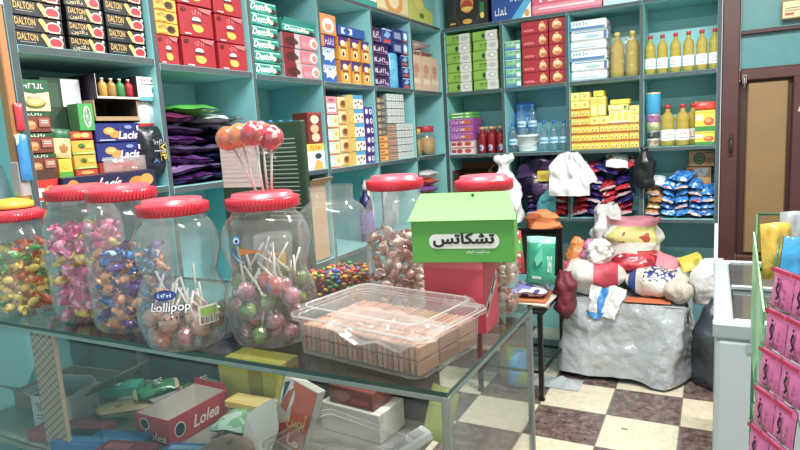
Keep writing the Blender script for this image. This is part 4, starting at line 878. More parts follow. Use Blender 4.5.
# ------------------------------------------------------------------ glass counter
CZ = 1.06
GL = clear('fbfcfc', .03, .04, .7, .015, 'd8e2e0', 0)
GTOP = clear('f8fbf9', .03, .04, .8, .012, 'd4e0dc')
GEDGE = mat('34554d', .15, wear=.2, scale=20)
ALU = mat('a7adab', .3, .7, wear=.15)
ct = empty('glass_counter', (-1.22, 1.157, 0))
tag(ct, 'long glass display counter with green-edged glass top holding the candy jars', 'counter')
X0, X1, Y0, Y1 = -2.03, -.398, .884, 1.43
def cpart(n, b, lab=None):
    o = part(n, b, ct)
    if lab: o['label'] = lab
    return o
b = MB().box(((X0+X1)/2, (Y0+Y1)/2, CZ-.0045), (X1-X0, Y1-Y0, .009), GEDGE, 0, {'+z': GTOP, '-z': GTOP})
cpart('glass_top', b)
for a0, a1 in ((X0, -1.372), (-1.366, X1-.012)):
    cpart('front_glass', MB().box(((a0+a1)/2, Y0+.008, (1.03+.6)/2), (a1-a0, .006, 1.03-.6), GL, 0))
cpart('end_glass', MB().box((X1-.006, (Y0+Y1)/2, .82), (.006, Y1-Y0-.03, .42), GL, 0))
b = MB().box(((X0+X1)/2, Y0+.008, 1.044), (X1-X0, .01, .012), ALU, .002)
cpart('top_rail', b)
cpart('top_rail', MB().box((X1-.006, (Y0+Y1)/2, 1.044), (.01, Y1-Y0-.03, .012), ALU, .002))
for x, y in ((X1-.006, Y0+.008), (X1-.006, Y1-.01), (X0+.006, Y0+.008)):
    cpart('corner_post', MB().box((x, y, .525), (.014, .014, 1.05), ALU, .002))
WD = mat('6e675c', .5, wear=.2, scale=12)
cpart('inner_shelf', MB().box(((X0-.66)/2, 1.155, .688), (-.66-X0, .53, .016), mat('8d8a84', .35, wear=.15)))
cpart('inner_shelf', MB().box((-.53, 1.155, .60), (.24, .53, .012), mat('7d8a86', .35, wear=.15)))
cpart('plinth', MB().box(((X0+X1)/2, 1.157, .25), (X1-X0-.04, .52, .5), mat('8f9490', .5)))
cpart('back_board', MB().box(((X0-.66)/2, 1.418, .83), (-.66-X0, .008, .28), mat('3c4446', .5, wear=.3, scale=10)))
# upright tan strip crossed by dark diamond lines, inside the front glass
b = MB().box((0, 0, .17), (.11, .012, .34), mat('d4b094', .6, wear=.15), .001)
LT = mat('33282a', .6)
for sg in (-1, 1):
    for i in range(-4, 19):
        z = i*.02; q = []
        for uu in (0, 1):
            q.append((-.055+.11*uu, z+(.075*uu if sg > 0 else .075*(1-uu))))
        (xa, za), (xb, zb) = q
        def cl(xa, za, xb, zb):
            t0, t1 = 0., 1.
            dz = zb-za
            if dz > 0: t0 = max(t0, -za/dz); t1 = min(t1, (.34-za)/dz)
            else: t0 = max(t0, (.34-za)/dz); t1 = min(t1, -za/dz)
            return None if t1 <= t0 else ((xa+(xb-xa)*t0, za+dz*t0), (xa+(xb-xa)*t1, za+dz*t1))
        r = cl(xa, za, xb, zb)
        if r:
            (xa, za), (xb, zb) = r
            b.add([(xa, -.0068, za-.0013), (xb, -.0068, zb-.0013), (xb, -.0068, zb+.0013), (xa, -.0068, za+.0013)], [(0, 1, 2, 3)], LT)
o = b.build('lattice_strip'); o.location = (-1.60, .918, .697); o.rotation_euler = (0, 0, -.05)
tag(o, 'upright tan strip crossed by dark diamond lines inside the glass counter', 'post')

# ------------------------------------------------------------------ goods inside the counter
ZS = .697
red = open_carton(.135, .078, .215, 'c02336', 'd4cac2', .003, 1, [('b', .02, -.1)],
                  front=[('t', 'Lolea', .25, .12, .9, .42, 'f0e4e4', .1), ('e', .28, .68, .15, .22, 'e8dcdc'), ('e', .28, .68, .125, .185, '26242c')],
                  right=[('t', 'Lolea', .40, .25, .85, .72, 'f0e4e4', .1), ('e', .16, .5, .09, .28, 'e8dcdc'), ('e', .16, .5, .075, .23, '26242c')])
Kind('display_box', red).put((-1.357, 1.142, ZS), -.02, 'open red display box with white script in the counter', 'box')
for i, (x, y, z, rz) in enumerate(((-1.555, 1.13, .065, -.62), (-1.475, 1.235, .045, -.7))):
    b = packet(.068, .135, .035, pmat(['1f5a34', '2a7a44', '164428', 'd8d0b0'], 16, .2), 520+i, crimp=mat('c8b48a'))
    b.art([('s', .2, .5, .8, .66, 'e8e4c8')], (-.034, -.024, 0), (.068, 0, 0), (0, 0, .135))
    Kind('wafer_bar', b).put((x, y, ZS+z), (-PI/2+.1, .1, rz), ['green foil wafer bar beside the gold one', 'green foil wafer bar at the rear near the red box'][i], 'wafer')
b = packet(.07, .16, .035, pmat(['b89a5a', 'd0b880', '94803c'], 14, .25), 530, crimp=mat('c8b48a'))
Kind('wafer_bar', b).put((-1.60, 1.035, ZS+.05), (-PI/2-.15, 0, -.5), 'gold foil wafer bar among the green ones in the counter', 'wafer')
def flat(name, w, d, h, base, loc, rz, lab, cat, top=(), front=()):
    Kind(name, carton(w, h, d, base, front, top=top)).put((loc[0], loc[1], loc[2]), rz, lab, cat)
flat('chocolate_box', .15, .07, .03, '1f8a70', (-1.685, 1.17, ZS+.038), .55, 'teal flat box resting in a pale tray in the counter', 'box', [('r', .1, .3, .6, .7, 'd0e8dc'), ('r', .1, .1, .8, .2, '1c6050')])
tr = open_carton(.26, .035, .2, 'b4bcb8', '9aa29e', .003, 1)
Kind('tray', tr).put((-1.62, 1.20, ZS), .2, 'pale grey open tray under the teal box and wafers', 'tray')
flat('chocolate_box', .26, .085, .03, '2f6fb4', (-1.48, .965, ZS), .28, 'long blue box lying near the lattice strip', 'box', [('r', .1, .2, .9, .5, '4a8ac8')])
flat('chocolate_box', .15, .06, .035, '8a2438', (-1.36, .95, ZS), .25, 'dark red flat box before the open red display box', 'box', [('r', .1, .2, .6, .7, 'c05868')])
flat('chocolate_box', .12, .05, .04, '2468a8', (-1.19, 1.0, ZS), .3, 'blue box beside the open red display box', 'box', [('r', .1, .3, .9, .7, '88b8d8')], [('r', .05, .2, .6, .6, '88b8d8')])
flat('biscuit_carton', .22, .12, .15, 'b0a82a', (-1.24, 1.345, ZS), .0, 'olive yellow carton at the back of the counter', 'carton', front=[('r', 0, 0, 1, .14, 'c8b83a'), ('r', .55, 0, .8, 1, '8a8424')])
flat('chocolate_box', .13, .07, .05, '6a4a44', (-1.17, 1.235, ZS), .05, 'brown flat box before the olive yellow carton', 'box')
flat('chocolate_box', .15, .06, .02, 'dcb85a', (-1.175, 1.23, ZS+.052), .02, 'cream yellow flat box on the brown one', 'box', [('r', .1, .2, .9, .8, 'e4c878')])
b = packet(.13, .13, .05, pmat(['5a9a74', '7ab088', 'b8d0c0', '4a7a9a'], 26, .25), 540)
Kind('sweet_packet', b).put((-1.16, 1.12, ZS+.03), (-PI/2, 0, .2), 'pale green net bag of sweets beside the red display box', 'packet')
b = packet(.12, .11, .05, pmat(['9a7a70', 'b08a80', '8a6a60'], 30, .5), 541)
Kind('sweet_packet', b).put((-1.10, .99, ZS+.03), (-PI/2, 0, -.1), 'brownish bag of sweets near the front glass', 'packet')
# orange sign-like box with white Arabic lettering
b = carton(.115, .185, .03, 'dcd6cc', [('p', [(.28, .98), (.98, .98), (.98, .05), (.2, .05), (.2, .3), (.45, .4)], 'd0563a'), ('e', .22, .72, .2, .2, 'e8e4dc'), ('p', [(.1, .55), (.3, .5), (.36, .9), (.2, .8)], 'c85a44'), ('p', [(.05, .9), (.2, .95), (.12, .6)], '3a3a44'), ('t', '\ufeb2\ufef3\ufe83', .38, .32, .9, .62, 'e8c84a'), ('t', '\ufe8e\ufee3', .5, .1, .85, .26, 'e8e4dc'), ('r', .98, 0, 1, 1, '5a7aa0')])
Kind('ice_cream_carton', b).put((-.985, 1.15, ZS+.008), (-.18, .28, -.08), 'white and orange carton with yellow Arabic word leaning in the counter', 'carton')
b = MB(); vs = [(-.06, 0, 0), (.05, -.012, .0), (.055, .01, .09), (.02, .02, .16), (-.03, .016, .13), (-.055, .0, .1)]
b.add([(x, y-.001, z) for x, y, z in vs]+[(x, y+.001, z) for x, y, z in vs], [tuple(range(6)), tuple(range(11, 5, -1))]+[(i, (i+1) % 6, 6+(i+1) % 6, 6+i) for i in range(6)], mat('d8d4c8', .7))
o = b.build('paper_sheet'); o.location = (-1.03, 1.075, ZS); o.rotation_euler = (-.3, 0, -.1); tag(o, 'torn white paper leaning before the orange and white carton', 'paper')
# clear empty clamshell and sundries at the right end
def clam(w, d, h, taper, mt, ribs=0):
    b = MB(); nx, nd = 18, 12
    def ring(sx, sy, z, wv=0):
        pts = []
        per = [(-1+2*i/nx, -1) for i in range(nx)]+[(1, -1+2*i/nd) for i in range(nd)]+[(1-2*i/nx, 1) for i in range(nx)]+[(-1, 1-2*i/nd) for i in range(nd)]
        for k, (u_, v_) in enumerate(per):
            cr = .94 if abs(u_) > .95 and abs(v_) > .95 else 1
            f = 1-(wv if k % 2 else 0)
            pts.append((u_*sx*w/2*cr*f, v_*sy*d/2*cr*f, z))
        return pts
    prof = [(taper, .0), (taper+.01, .004), (.97, h*.9), (1.0, h*.93), (1.05, h*.95), (1.05, h)]
    vs = []; m = 2*(nx+nd)
    for s_, z in prof: vs += ring(s_, s_, z, .012 if ribs and .1 < z/h < .9 else 0)
    fs = [(j*m+i, j*m+(i+1) % m, (j+1)*m+(i+1) % m, (j+1)*m+i) for j in range(len(prof)-1) for i in range(m)]
    b.add(vs, fs, mt, False); b.add(ring(taper, taper, 0.001), [tuple(range(m))], mt)
    return b, ring
CLR = clear('ffffff', .08, .1, .8, .13, 'f4f2f0', .4, 30)
CLR2 = clear('ffffff', .08, .14, .8, .16, 'f4f2f0', .4, 30)
FR = clear('ffffff', .1, .12, .6, .45, 'f0f0ee')
bb, ring2 = clam(.27, .22, .085, .86, CLR2, 1)
for s_, zz in ((1.05, .0865), (.97, .078), (.86, .002)):
    pp_ = ring2(s_, s_, zz); bb.tube(pp_+[pp_[0]], .0015, FR, 5)
Kind('clamshell_box', bb).put((-.80, 1.10, ZS), -.2, 'empty clear clamshell box inside the counter', 'box')
flat('chocolate_box', .15, .10, .05, '7a3a34', (-.86, 1.33, ZS+.082), -.1, 'dark red brown box at the back behind the clear clamshell', 'box', front=[('e', .3, .5, .2, .3, 'a05a50'), ('r', .5, .2, .9, .5, '9a4a44')])
flat('grocery_carton', .2, .12, .08, 'd4d0c8', (-.86, 1.33, ZS), -.1, 'white carton carrying the dark red brown box', 'carton')
b = MB().box((0, 0, .012), (.15, .045, .024), mat('e6e8e8', .4), .004)
for i in range(3): b.box((-.045+i*.045, 0, .0245), (.03, .03, .003), mat('c4c8c8', .5), .001)
o = b.build('power_strip'); o.location = (-.645, 1.165, ZS+.055); o.rotation_euler = (0, -.25, 1.0); tag(o, 'white power strip lying beside the clear clamshell in the counter', 'power strip')
b = packet(.08, .15, .03, pmat(['a8c03a', 'c8d870', 'd8e0d0'], 14, .25), 560)
Kind('snack_packet', b).put((-.64, 1.33, ZS), (-.15, .2, -.1), 'lime green packet leaning at the end of the counter', 'packet')
# left end of the counter: cartons
kb = open_carton(.3, .06, .22, '8a7460', '6a5646', .004, 1, [('f', .07, .9), ('r', .08, .9)])
Kind('kraft_carton', kb).put((-1.86, 1.15, ZS), .1, 'low open kraft carton at the far end of the counter', 'carton')
Kind('medicine_box', open_carton(.13, .10, .12, 'c4c0cc', '8a8a94', .003, 1, [('b', .03, -.6), ('l', .03, 1.2)], front=[('s', .1, .55, .6, .8, '7a3a5c'), ('r', .1, .4, .55, .44, '7a6a84'), ('r', .1, .3, .5, .34, '7a6a84')])).put((-1.745, 1.04, ZS), .3, 'pale open box with purple lettering behind the lattice strip', 'box')
flat('chocolate_box', .22, .1, .03, 'a82834', (-1.63, .975, ZS), .2, 'red flat box behind the foot of the lattice strip', 'box', [('r', .1, .2, .6, .5, 'c84a58')])
flat('shipping_carton', .33, .14, .29, '43484d', (-1.86, 1.335, ZS), 0, 'dark grey carton at the back of the counter near the wall', 'carton')
flat('shipping_carton', .34, .10, .16, '3a4248', (-1.52, 1.36, ZS), 0, 'dark slate carton at the back in the middle of the counter', 'carton', [('r', .1, .2, .7, .8, '55585a')])

# ------------------------------------------------------------------ jars
PET = clear('ffffff', .06, .08, .9, .075, 'ffffff', .25, 12)
LIDR = mat('d81f36', .3, wear=.04, scale=20)
LIDR2 = mat('dd4a5c', .35, wear=.06)
def rfun(prof):
    def f(z):
        for (r0, z0), (r1, z1) in zip(prof, prof[1:]):
            if z0 <= z <= z1 and z1 > z0: return r0+(r1-r0)*(z-z0)/(z1-z0)
        return prof[-1][0]
    return f
def smoothp(pts, n=4):
    """Catmull-Rom through the profile points"""
    o = []; P = [pts[0]]+pts+[pts[-1]]
    for i in range(1, len(P)-2):
        for k in range(n):
            t = k/n; a, b, c, d_ = P[i-1], P[i], P[i+1], P[i+2]
            o.append(tuple(.5*((2*b[j])+(-a[j]+c[j])*t+(2*a[j]-5*b[j]+4*c[j]-d_[j])*t*t+(-a[j]+3*b[j]-3*c[j]+d_[j])*t**3) for j in (0, 1)))
    o.append(pts[-1]); return o
SNOW = [(.07, .003), (.084, .006), (.094, .025), (.104, .055), (.105, .085), (.100, .118), (.087, .147), (.0835, .160), (.091, .182), (.0985, .215), (.095, .245), (.082, .268), (.071, .28), (.07, .296)]
CAN = [(.066, .003), (.076, .006), (.083, .02), (.085, .05), (.085, .13), (.0835, .14), (.085, .15), (.085, .215), (.081, .243), (.073, .262), (.068, .27), (.067, .296)]
def lid(r, z, h=.034, col=None):
    c = col or LIDR; b = MB()
    pr = [(r-.004, z), (r, z+.002), (r+.001, z+h*.68), (r-.003, z+h*.72), (r-.012, z+h*.74), (r-.014, z+h*.98), (r-.017, z+h), (0, z+h)]
    b.lathe(pr, c, 40, mm=[c]*4+[LIDR2 if col is None else c]*3)
    for i in range(60):
        a = 2*PI*i/60; x, y = math.cos(a), math.sin(a)
        b.add([(x*(r+.002)-y*s_*.0016, y*(r+.002)+x*s_*.0016, zz) for s_, zz in ((-1, z+.004), (1, z+.004), (1, z+h*.66), (-1, z+h*.66))], [(0, 1, 2, 3)], c)
    return b
def jar(prof, loc, s, label, red=True, extra=(), lidr=.08, lidz=.288, rz=0):
    body = MB().lathe([(0, prof[0][1])]+smoothp(prof), PET, 40)
    parts = []
    if red: parts.append(('jar_lid', lid(lidr, lidz)))
    parts += list(extra)
    return Kind('candy_jar', body, parts).put(loc, rz, label, 'jar', None, s)
def pack(n, f, z0, zmax, rc, seed, pad=.007, tries=26, squash=1.):
    R = random.Random(seed); P = []
    for k in range(n):
        best = None
        for t in range(tries):
            a = R.uniform(0, 2*PI); q = math.sqrt(R.uniform(.0, 1))
            rr = (f(z0+rc+.01)-rc-pad)*q if not P else None
            rm = f(.08)-rc-pad
            x, y = rm*q*math.cos(a), rm*q*math.sin(a); z = z0+rc*squash
            for px, py, pz in P:
                d2 = (px-x)**2+(py-y)**2
                if d2 < 4*rc*rc:
                    zz = pz+math.sqrt(4*rc*rc-d2)*squash
                    if zz > z: z = zz
            if math.hypot(x, y) > f(z)-rc-pad*.5: continue
            if z > zmax: continue
            if best is None or z < best[2]: best = (x, y, z)
        if best: P.append(best)
    return P
def wrapped(cols, r, tw, seed):
    """sweet in a twisted foil wrapper"""
    m = pmat(cols, 36, .22, bump=.5); b = MB(); R = random.Random(seed)
    b.ball((0, 0, 0), (r*1.15, r*.85, r*.75), m, 10, 7)
    for sg in (-1, 1):
        vs = []
        for i in range(8):
            a = 2*PI*i/8; rr = r*(.75+.25*R.random()); vs.append((sg*r*(1.1+tw*(.8+.4*R.random())), rr*math.cos(a), rr*.5*math.sin(a)))
        k = len(vs); vs += [(sg*r*1.0, r*.16*math.cos(2*PI*i/8), r*.16*math.sin(2*PI*i/8)) for i in range(8)]
        b.add(vs, [(i, (i+1) % 8, 8+(i+1) % 8, 8+i) for i in range(8)], m, True)
    return Kind('wrapped_candy', b)
def fill(kinds, P, base, s, label, group, keep=60, seed=1):
    """the sweets one sees become things of their own; those buried behind them are one mass"""
    R = random.Random(seed); cam = Vector((-base[0], -base[1])).normalized(); zt = max(q[2] for q in P)
    P = sorted(P, key=lambda q: -(q[0]*cam.x+q[1]*cam.y+.25*(q[2] > zt-.03)+.25*q[2]))
    rest = MB()
    for i, (x, y, z) in enumerate(P):
        k, lab = kinds[R.randrange(len(kinds))]
        rot = (R.uniform(0, 6.3), R.uniform(-.7, .7), R.uniform(0, 6.3))
        if i < keep: k.put((base[0]+x*s, base[1]+y*s, base[2]+z*s), rot, lab, 'candy', f'{group}, {lab.split()[0]} ones')
        else:
            M = Matrix.Translation((x, y, z)) @ Matrix.Rotation(rot[2], 4, 'Z') @ Matrix.Rotation(rot[0], 4, 'X')
            rest.ball((0, 0, 0), (.018, .0145, .013), k.me.materials[0], 8, 6, M)
    o = rest.build('candy_mass'); o.location = base; tag(o, f'buried mass of wrapped {group}', 'candy', None, 'stuff')
fC, fS = rfun(smoothp(CAN)), rfun(smoothp(SNOW))
fW = lambda z: fC(z/1.12)*1.16

# jar of mixed candies, cut by the picture's edge
J1 = (-1.742, .968, CZ)
jar(CAN, J1, (1.05, 1.05, .93), 'clear jar with red lid holding green, red and yellow sweets', lidr=.077)
mixk = [(wrapped(['2f8a3a', '48a84a', 'd8e0c0'], .0135, .5, 1), 'green foil sweet inside the jar of mixed sweets'), (wrapped(['d8402c', 'e86a3a', 'f0d0b0'], .0135, .5, 2), 'red foil sweet inside the jar of mixed sweets'), (wrapped(['e8c02c', 'f0d860', 'c88a20'], .0135, .5, 3), 'yellow foil sweet inside the jar of mixed sweets')]
fill(mixk, pack(105, fC, .006, .2, .0165, 1), J1, 1, '', 'sweets in the jar of mixed sweets', 62)
# pink wrapped candies
J2 = (-1.502, 1.01, CZ)
jar(CAN, J2, (1.16, 1.16, 1.12), 'clear jar with red lid full of pink wrapped sweets', lidr=.0705)
pkk = wrapped(['d8307c', 'e04a94', 'f0a8c8', 'c02060'], .0165, .45, 4); pyk = wrapped(['e8c81c', 'f0dc50', 'd8a818'], .0155, .5, 5)
L1 = 'pink foil sweet inside the jar of pink sweets'
fill([(pkk, L1)]*5+[(pyk, 'yellow foil sweet among the pink ones in their jar')], pack(150, fW, .006, .25, .0182, 2), J2, 1, L1, 'sweets in the jar of pink sweets', 78)
# blue and copper candies
J3 = (-1.30, .985, CZ)
jar(CAN, J3, (1.16, 1.16, 1.12), 'clear jar with red lid half full of blue and copper sweets', lidr=.0705)
L1 = 'blue foil sweet inside the jar of blue and copper sweets'
fill([(wrapped(['2060b8', '3a84d0', '18407c', '9cc8e8'], .0135, .5, 6), L1)]*3+[(wrapped(['c87a44', 'e0a070', 'a85a30'], .0135, .5, 7), 'copper foil sweet inside the jar of blue and copper sweets')]*2+[(wrapped(['3a2470', '5a3c98', '2a1850'], .0135, .5, 8), 'violet foil sweet inside the jar of blue and copper sweets')], pack(150, fW, .006, .2, .0175, 3), J3, 1, L1, 'sweets in the jar of blue sweets', 76)

# two snowman-shaped lollipop jars
def onjar(f, s, a0, a1, z0, z1, push=.0015):
    """maps (u, v) to the jar's own curved outside; angles from the front, in radians"""
    return lambda u, v, l: (lambda a, z: ((f(z)*s+push+l)*math.sin(a), -(f(z)*s+push+l)*math.cos(a), z))(a0+(a1-a0)*u, z0+(z1-z0)*v)
lb = MB()
fn = onjar(fS, 1, .12, 1.02, .078, .138)
scal = [(.5+.5*math.cos(2*PI*i/36)*(1+.05*math.cos(9*2*PI*i/36))*.98, .5+.5*math.sin(2*PI*i/36)*(1+.05*math.cos(9*2*PI*i/36))*.98) for i in range(36)]
lb.art([('e', .36, .88, .3, .17, '22387c'), ('e', .36, .88, .26, .12, '2c4a94'), ('s', .18, .82, .54, .94, 'dfe4f0'), ('tb', 'Lollipop', .03, .22, .97, .68, '2e2430', .1), ('t', 'Lollipop', .04, .25, .96, .66, 'f6f6fa', .1), ('s', .2, .05, .8, .16, '4a2a20')], (0, 0, 0), (1, 0, 0), (0, 0, 1), fn=fn, seg=10)
lb2 = MB().art([('r', 0, 0, 1, 1, 'e8e4da'), ('r', .1, .5, .9, .9, '8ab04a')]+[('r', .08+.07*i, .08, .08+.07*i+(.03 if i % 3 else .045), .42, '2a2a2c') for i in range(12)], (0, 0, 0), (1, 0, 0), (0, 0, 1), fn=onjar(fS, 1, 1.12, 1.6, .06, .1), seg=6)
J4 = (-1.062, .930, CZ)
jar(SNOW, J4, (.95, .95, 1.03), 'snowman-shaped clear jar with white lettering, navy oval and red lid', extra=[('brand_label', lb, None, 'white lettering under a small navy oval'), ('barcode_label', lb2)])
face = MB()
face.art([('e', .2, .75, .14, .16, '3a8ac8'), ('e', .2, .75, .09, .1, 'f0f4f8'), ('e', .21, .74, .05, .06, '1c3a5c'), ('p', [(.28, .52), (.95, .42), (.3, .3)], 'e88a3a'), ('p', [(.02, .5), (.1, .5), (.3, .1), (.22, .04), (.06, .2)], '3a8ac8'), ('p', [(.02, .4), (.2, .1), (.4, .04), (.2, .2)], 'e8eef4')], (0, 0, 0), (1, 0, 0), (0, 0, 1), fn=onjar(fS, 1, -.12, .7, .185, .25), seg=6)
J5 = (-.880, 1.018, CZ)
jar(SNOW, J5, (.985, .985, 1.04), 'snowman-shaped clear jar of lollipops with lollipops stuck in its red lid', extra=[('face_sticker', face)])
STK = mat('eceae6', .5, wear=.03)
def lolly(col, wr, r, ln, seed, twist=True):
    hd = MB().ball((0, 0, 0), r, col if not isinstance(col, str) else mat(col, .25, wear=.2, scale=60), 14, 9)
    st = MB().tube([(0, 0, -r*.9), (0, 0, -ln)], .0026, STK, 7)
    R = random.Random(seed); w = MB(); vs = []; n = 14; ring = [(.86, .58), (1.04, .2), (1.05, -.3), (.8, -.75), (.35, -1.12), (.2, -1.3), (.42, -1.7)]
    for j, (a, z) in enumerate([(.2, 1.05)]+ring):
        for i in range(n):
            t = 2*PI*i/n; q = 1+.07*R.uniform(-1, 1); vs.append((r*a*q*math.cos(t), r*a*q*math.sin(t), r*z*1.02))
    w.add(vs, [(j*n+i, j*n+(i+1) % n, (j+1)*n+(i+1) % n, (j+1)*n+i) for j in range(len(ring)) for i in range(n)], wr, True)
    return Kind('lollipop', hd, [('stick', st), ('wrapper', w)])
WRP = clear('ffffff', .12, .14, .7, .2, 'f4eeee', .5, 40)
WRG = clear('dff0d0', .12, .12, .7, .25, '9ac068', .5, 40)
lk = [(lolly(pmat(['e0b8bc', 'a8344c', '8c2840', 'd88a94'], 40, .2), WRP, .0195, .1, 1), 'dark pink'), (lolly(pmat(['e8c8d0', 'b84a6c', 'a03a60', 'e0a0b0'], 40, .2), WRP, .0195, .105, 2), 'rose'), (lolly(pmat(['d8d8a0', '7a9a3a', '8a6a3a', 'c83a3a'], 40, .2), WRG, .0195, .1, 3), 'green'), (lolly(pmat(['f0d0a0', 'd84a2a', 'c83a2a', '3a6ab8'], 40, .2), WRP, .0195, .1, 4), 'orange red'), (lolly(pmat(['e8d0b8', 'c08a5a', 'b0704a', 'd8a878'], 40, .2), WRP, .0195, .1, 5), 'tan')]
def lfill(base, n, wts, where, seed, zmax=.105):
    R = random.Random(seed); P = pack(n, fS, .006, zmax, .0215, seed, tries=40)
    for x, y, z in P:
        x *= .96; y *= .96
        k, nm = lk[R.choices(range(5), wts)[0]]
        # sticks lean inwards and up
        for t_ in range(30):
            ax = Vector((-x*R.uniform(-.2, 1.6)+R.uniform(-.05, .05), -y*R.uniform(-.2, 1.4)+R.uniform(-.05, .05), .10)).normalized()
            if math.hypot(x+ax.x*.105, y+ax.y*.105) < .93*fS(z+ax.z*.105)-.006 and math.hypot(x+ax.x*.06, y+ax.y*.06) < .93*fS(z+ax.z*.06)-.006: break
        q = Vector((0, 0, -1)).rotation_difference(ax); e = q.to_euler()
        k.put((base[0]+x, base[1]+y, base[2]+z*1.03), tuple(e), f'{nm} wrapped lollipop inside the {where}', 'lollipop', f'{nm} lollipops in the {where}')
lfill(J4, 26, (1, 1, 2, 1, 4), 'jar with the navy oval', 5, .075)
lfill(J5, 42, (5, 3, 2, 1, 1), 'jar with lollipops in its lid', 6, .135)
top = [((-.018, .005), (-.945, 1.0, 1.515), 'e8641c', 'orange lollipop leaning outwards over the green card'), ((-.006, -.012), (-.915, 1.005, 1.520), 'ee7a2c', 'orange lollipop in the middle of the lid'), ((.0, .02), (-.893, 1.05, 1.522), 'e8502c', 'coral lollipop at the rear of the lid'), ((.012, -.008), (-.872, .998, 1.522), 'd8243c', 'red lollipop standing straight in the lid'), ((.018, .012), (-.85, 1.03, 1.512), 'd01c40', 'deep red lollipop leaning outwards in the lid')]
for i, ((dx, dy), hd, col, lab) in enumerate(top):
    foot = Vector((J5[0]+dx, J5[1]+dy, CZ+.334)); H = Vector(hd); ax = (H-foot); ln = ax.length; e = Vector((0, 0, 1)).rotation_difference(ax.normalized()).to_euler()
    lolly(pmat([{'e8641c': 'f4d0b0', 'ee7a2c': 'f6d8b8', 'e8502c': 'f0c0b0', 'd8243c': 'f0b8b8', 'd01c40': 'f0b0b8'}[col], col, col, 'f0c8b8'], 45, .15), clear('ffffff', .15, .1, .6, .05, 'f6f0ee', .6, 40), .0265, ln, 30+i).put(tuple(H), tuple(e), lab+' of the snowman jar' if len(lab.split()) < 12 else lab, 'lollipop', None)

# big clear jar of chocolate beans without lid
BIGJ = [(.08, .003), (.092, .006), (.098, .02), (.099, .06), (.099, .2), (.095, .235), (.08, .262), (.062, .275), (.058, .285), (.060, .288), (.058, .293), (.060, .298), (.058, .304), (.060, .31), (.060, .318)]
J6 = (-.908, 1.325, CZ)
body = MB().lathe([(0, .003)]+smoothp(BIGJ, 3), PET, 40)
Kind('candy_jar', body).put(J6, 0, 'big clear jar without lid holding colourful chocolate beans', 'jar', None)
fB = rfun(BIGJ)
P = pack(620, fB, .006, .125, .0082, 9, pad=.003, tries=10, squash=.62)
P = [q for q in P if q[2] < .05+.05*(1+q[0]/.09)+.02]
cam = Vector((0-J6[0], 0-J6[1])).normalized()
front = sorted(P, key=lambda q: -(q[0]*cam.x+q[1]*cam.y+.6*q[2]))
bc = [('c8342c', 'red'), ('e8b02c', 'yellow'), ('2f9a4a', 'green'), ('2a6ab8', 'blue'), ('d8682c', 'orange'), ('7a4a34', 'brown')]
bk = [Kind('chocolate_bean', MB().ball((0, 0, 0), (.0082, .0082, .0048), mat(c, .2), 8, 6)) for c, n in bc]
R = random.Random(4)
for x, y, z in front[:290]:
    i = R.randrange(6)
    bk[i].put((J6[0]+x, J6[1]+y, J6[2]+z), (R.uniform(-.5, .5), R.uniform(-.5, .5), 0), f'{bc[i][1]} chocolate bean in the big clear jar', 'candy', f'{bc[i][1]} chocolate beans')
b = MB()
for x, y, z in front[290:]: b.ball((x, y, z), (.0082, .0082, .0048), mat(bc[R.randrange(6)][0], .2), 6, 4)
o = b.build('chocolate_beans'); o.location = J6; tag(o, 'mass of colourful chocolate beans filling the big clear jar', 'candy', None, 'stuff')
# clear cup with a yellow label in front of it
CUP = [(.036, .003), (.04, .008), (.046, .15), (.05, .165), (.05, .2), (.046, .205)]
fU = rfun(CUP)
cl = MB().art([('r', 0, 0, 1, 1, 'e2b42c'), ('r', 0, .0, 1, .12, 'c88a20'), ('e', .6, .58, .22, .18, 'd8a080'), ('p', [(.34, .6), (.5, .82), (.8, .8), (.86, .5), (.74, .62), (.46, .62)], '6a2c24'), ('e', .3, .4, .16, .16, 'c8584a'), ('e', .6, .3, .2, .14, 'e8dcc8'), ('r', .1, .86, .7, .94, 'd04a2c')], (0, 0, 0), (1, 0, 0), (0, 0, 1), fn=onjar(fU, 1, .25, 1.3, .03, .165), seg=8)
cp = MB().lathe([(0, .003)]+CUP+[(.0, .2055)], clear('ffffff', .08, .07, .8, .1), 28)
ci = MB().lathe([(0, .006), (.036, .006), (.041, .1), (.0, .11)], mat('c8a080', .6, wear=.4, scale=80), 20)
Kind('candy_cup', cp, [('contents', ci), ('cup_label', cl)]).put((-1.02, 1.205, CZ), 0, 'small clear cup with yellow pictured label before the bean jar', 'cup')

# two jars of tan candies behind
def tanfill(base, where, seed):
    ks = [wrapped(['c8a090', 'e0c8b8', 'b0705c'], .0145, .5, 20), wrapped(['d8b8a8', 'b88070', 'f0e0d8'], .0145, .5, 21)]
    lab = f'tan wrapped sweet inside the {where}'
    fill([(k, lab) for k in ks], pack(88, fC, .006, .19, .0175, seed), base, 1, lab, f'tan sweets in the {where}', 40)
J7 = (-.720, 1.338, CZ); jar(CAN, J7, (.96, .96, 1.06), 'clear jar with red lid full of tan sweets beside the bean jar', lidr=.075); tanfill(J7, 'jar beside the bean jar', 7)
J8 = (-.486, 1.352, CZ); jar(CAN, J8, (.89, .89, 1.04), 'clear jar with red lid behind the green display box', lidr=.077); tanfill(J8, 'jar behind the green display box', 8)

# yellow cap on the first jar, and a plastic bag behind
b = MB().lathe([(.052, 0), (.056, .004), (.054, .016), (.03, .026), (.0, .029)], mat('e8c41c', .3), 28)
Kind('plastic_cap', b).put((J1[0], J1[1], CZ+.324*.93+.001), 0, 'domed yellow plastic cap lying on the red lid of the mixed sweets', 'bowl')
b = upbag(.2, .14, .42, 51, clear('ffffff', .2, .1, .6, .5, 'd8dce4', .6, 16), [(0, .9), (.6, 1), (.85, .7), (1, .5)], amp=.2)
Kind('plastic_bag', b).put((-1.90, 1.02, CZ), 0, 'crumpled clear plastic bag standing at the wooden post', 'bag')

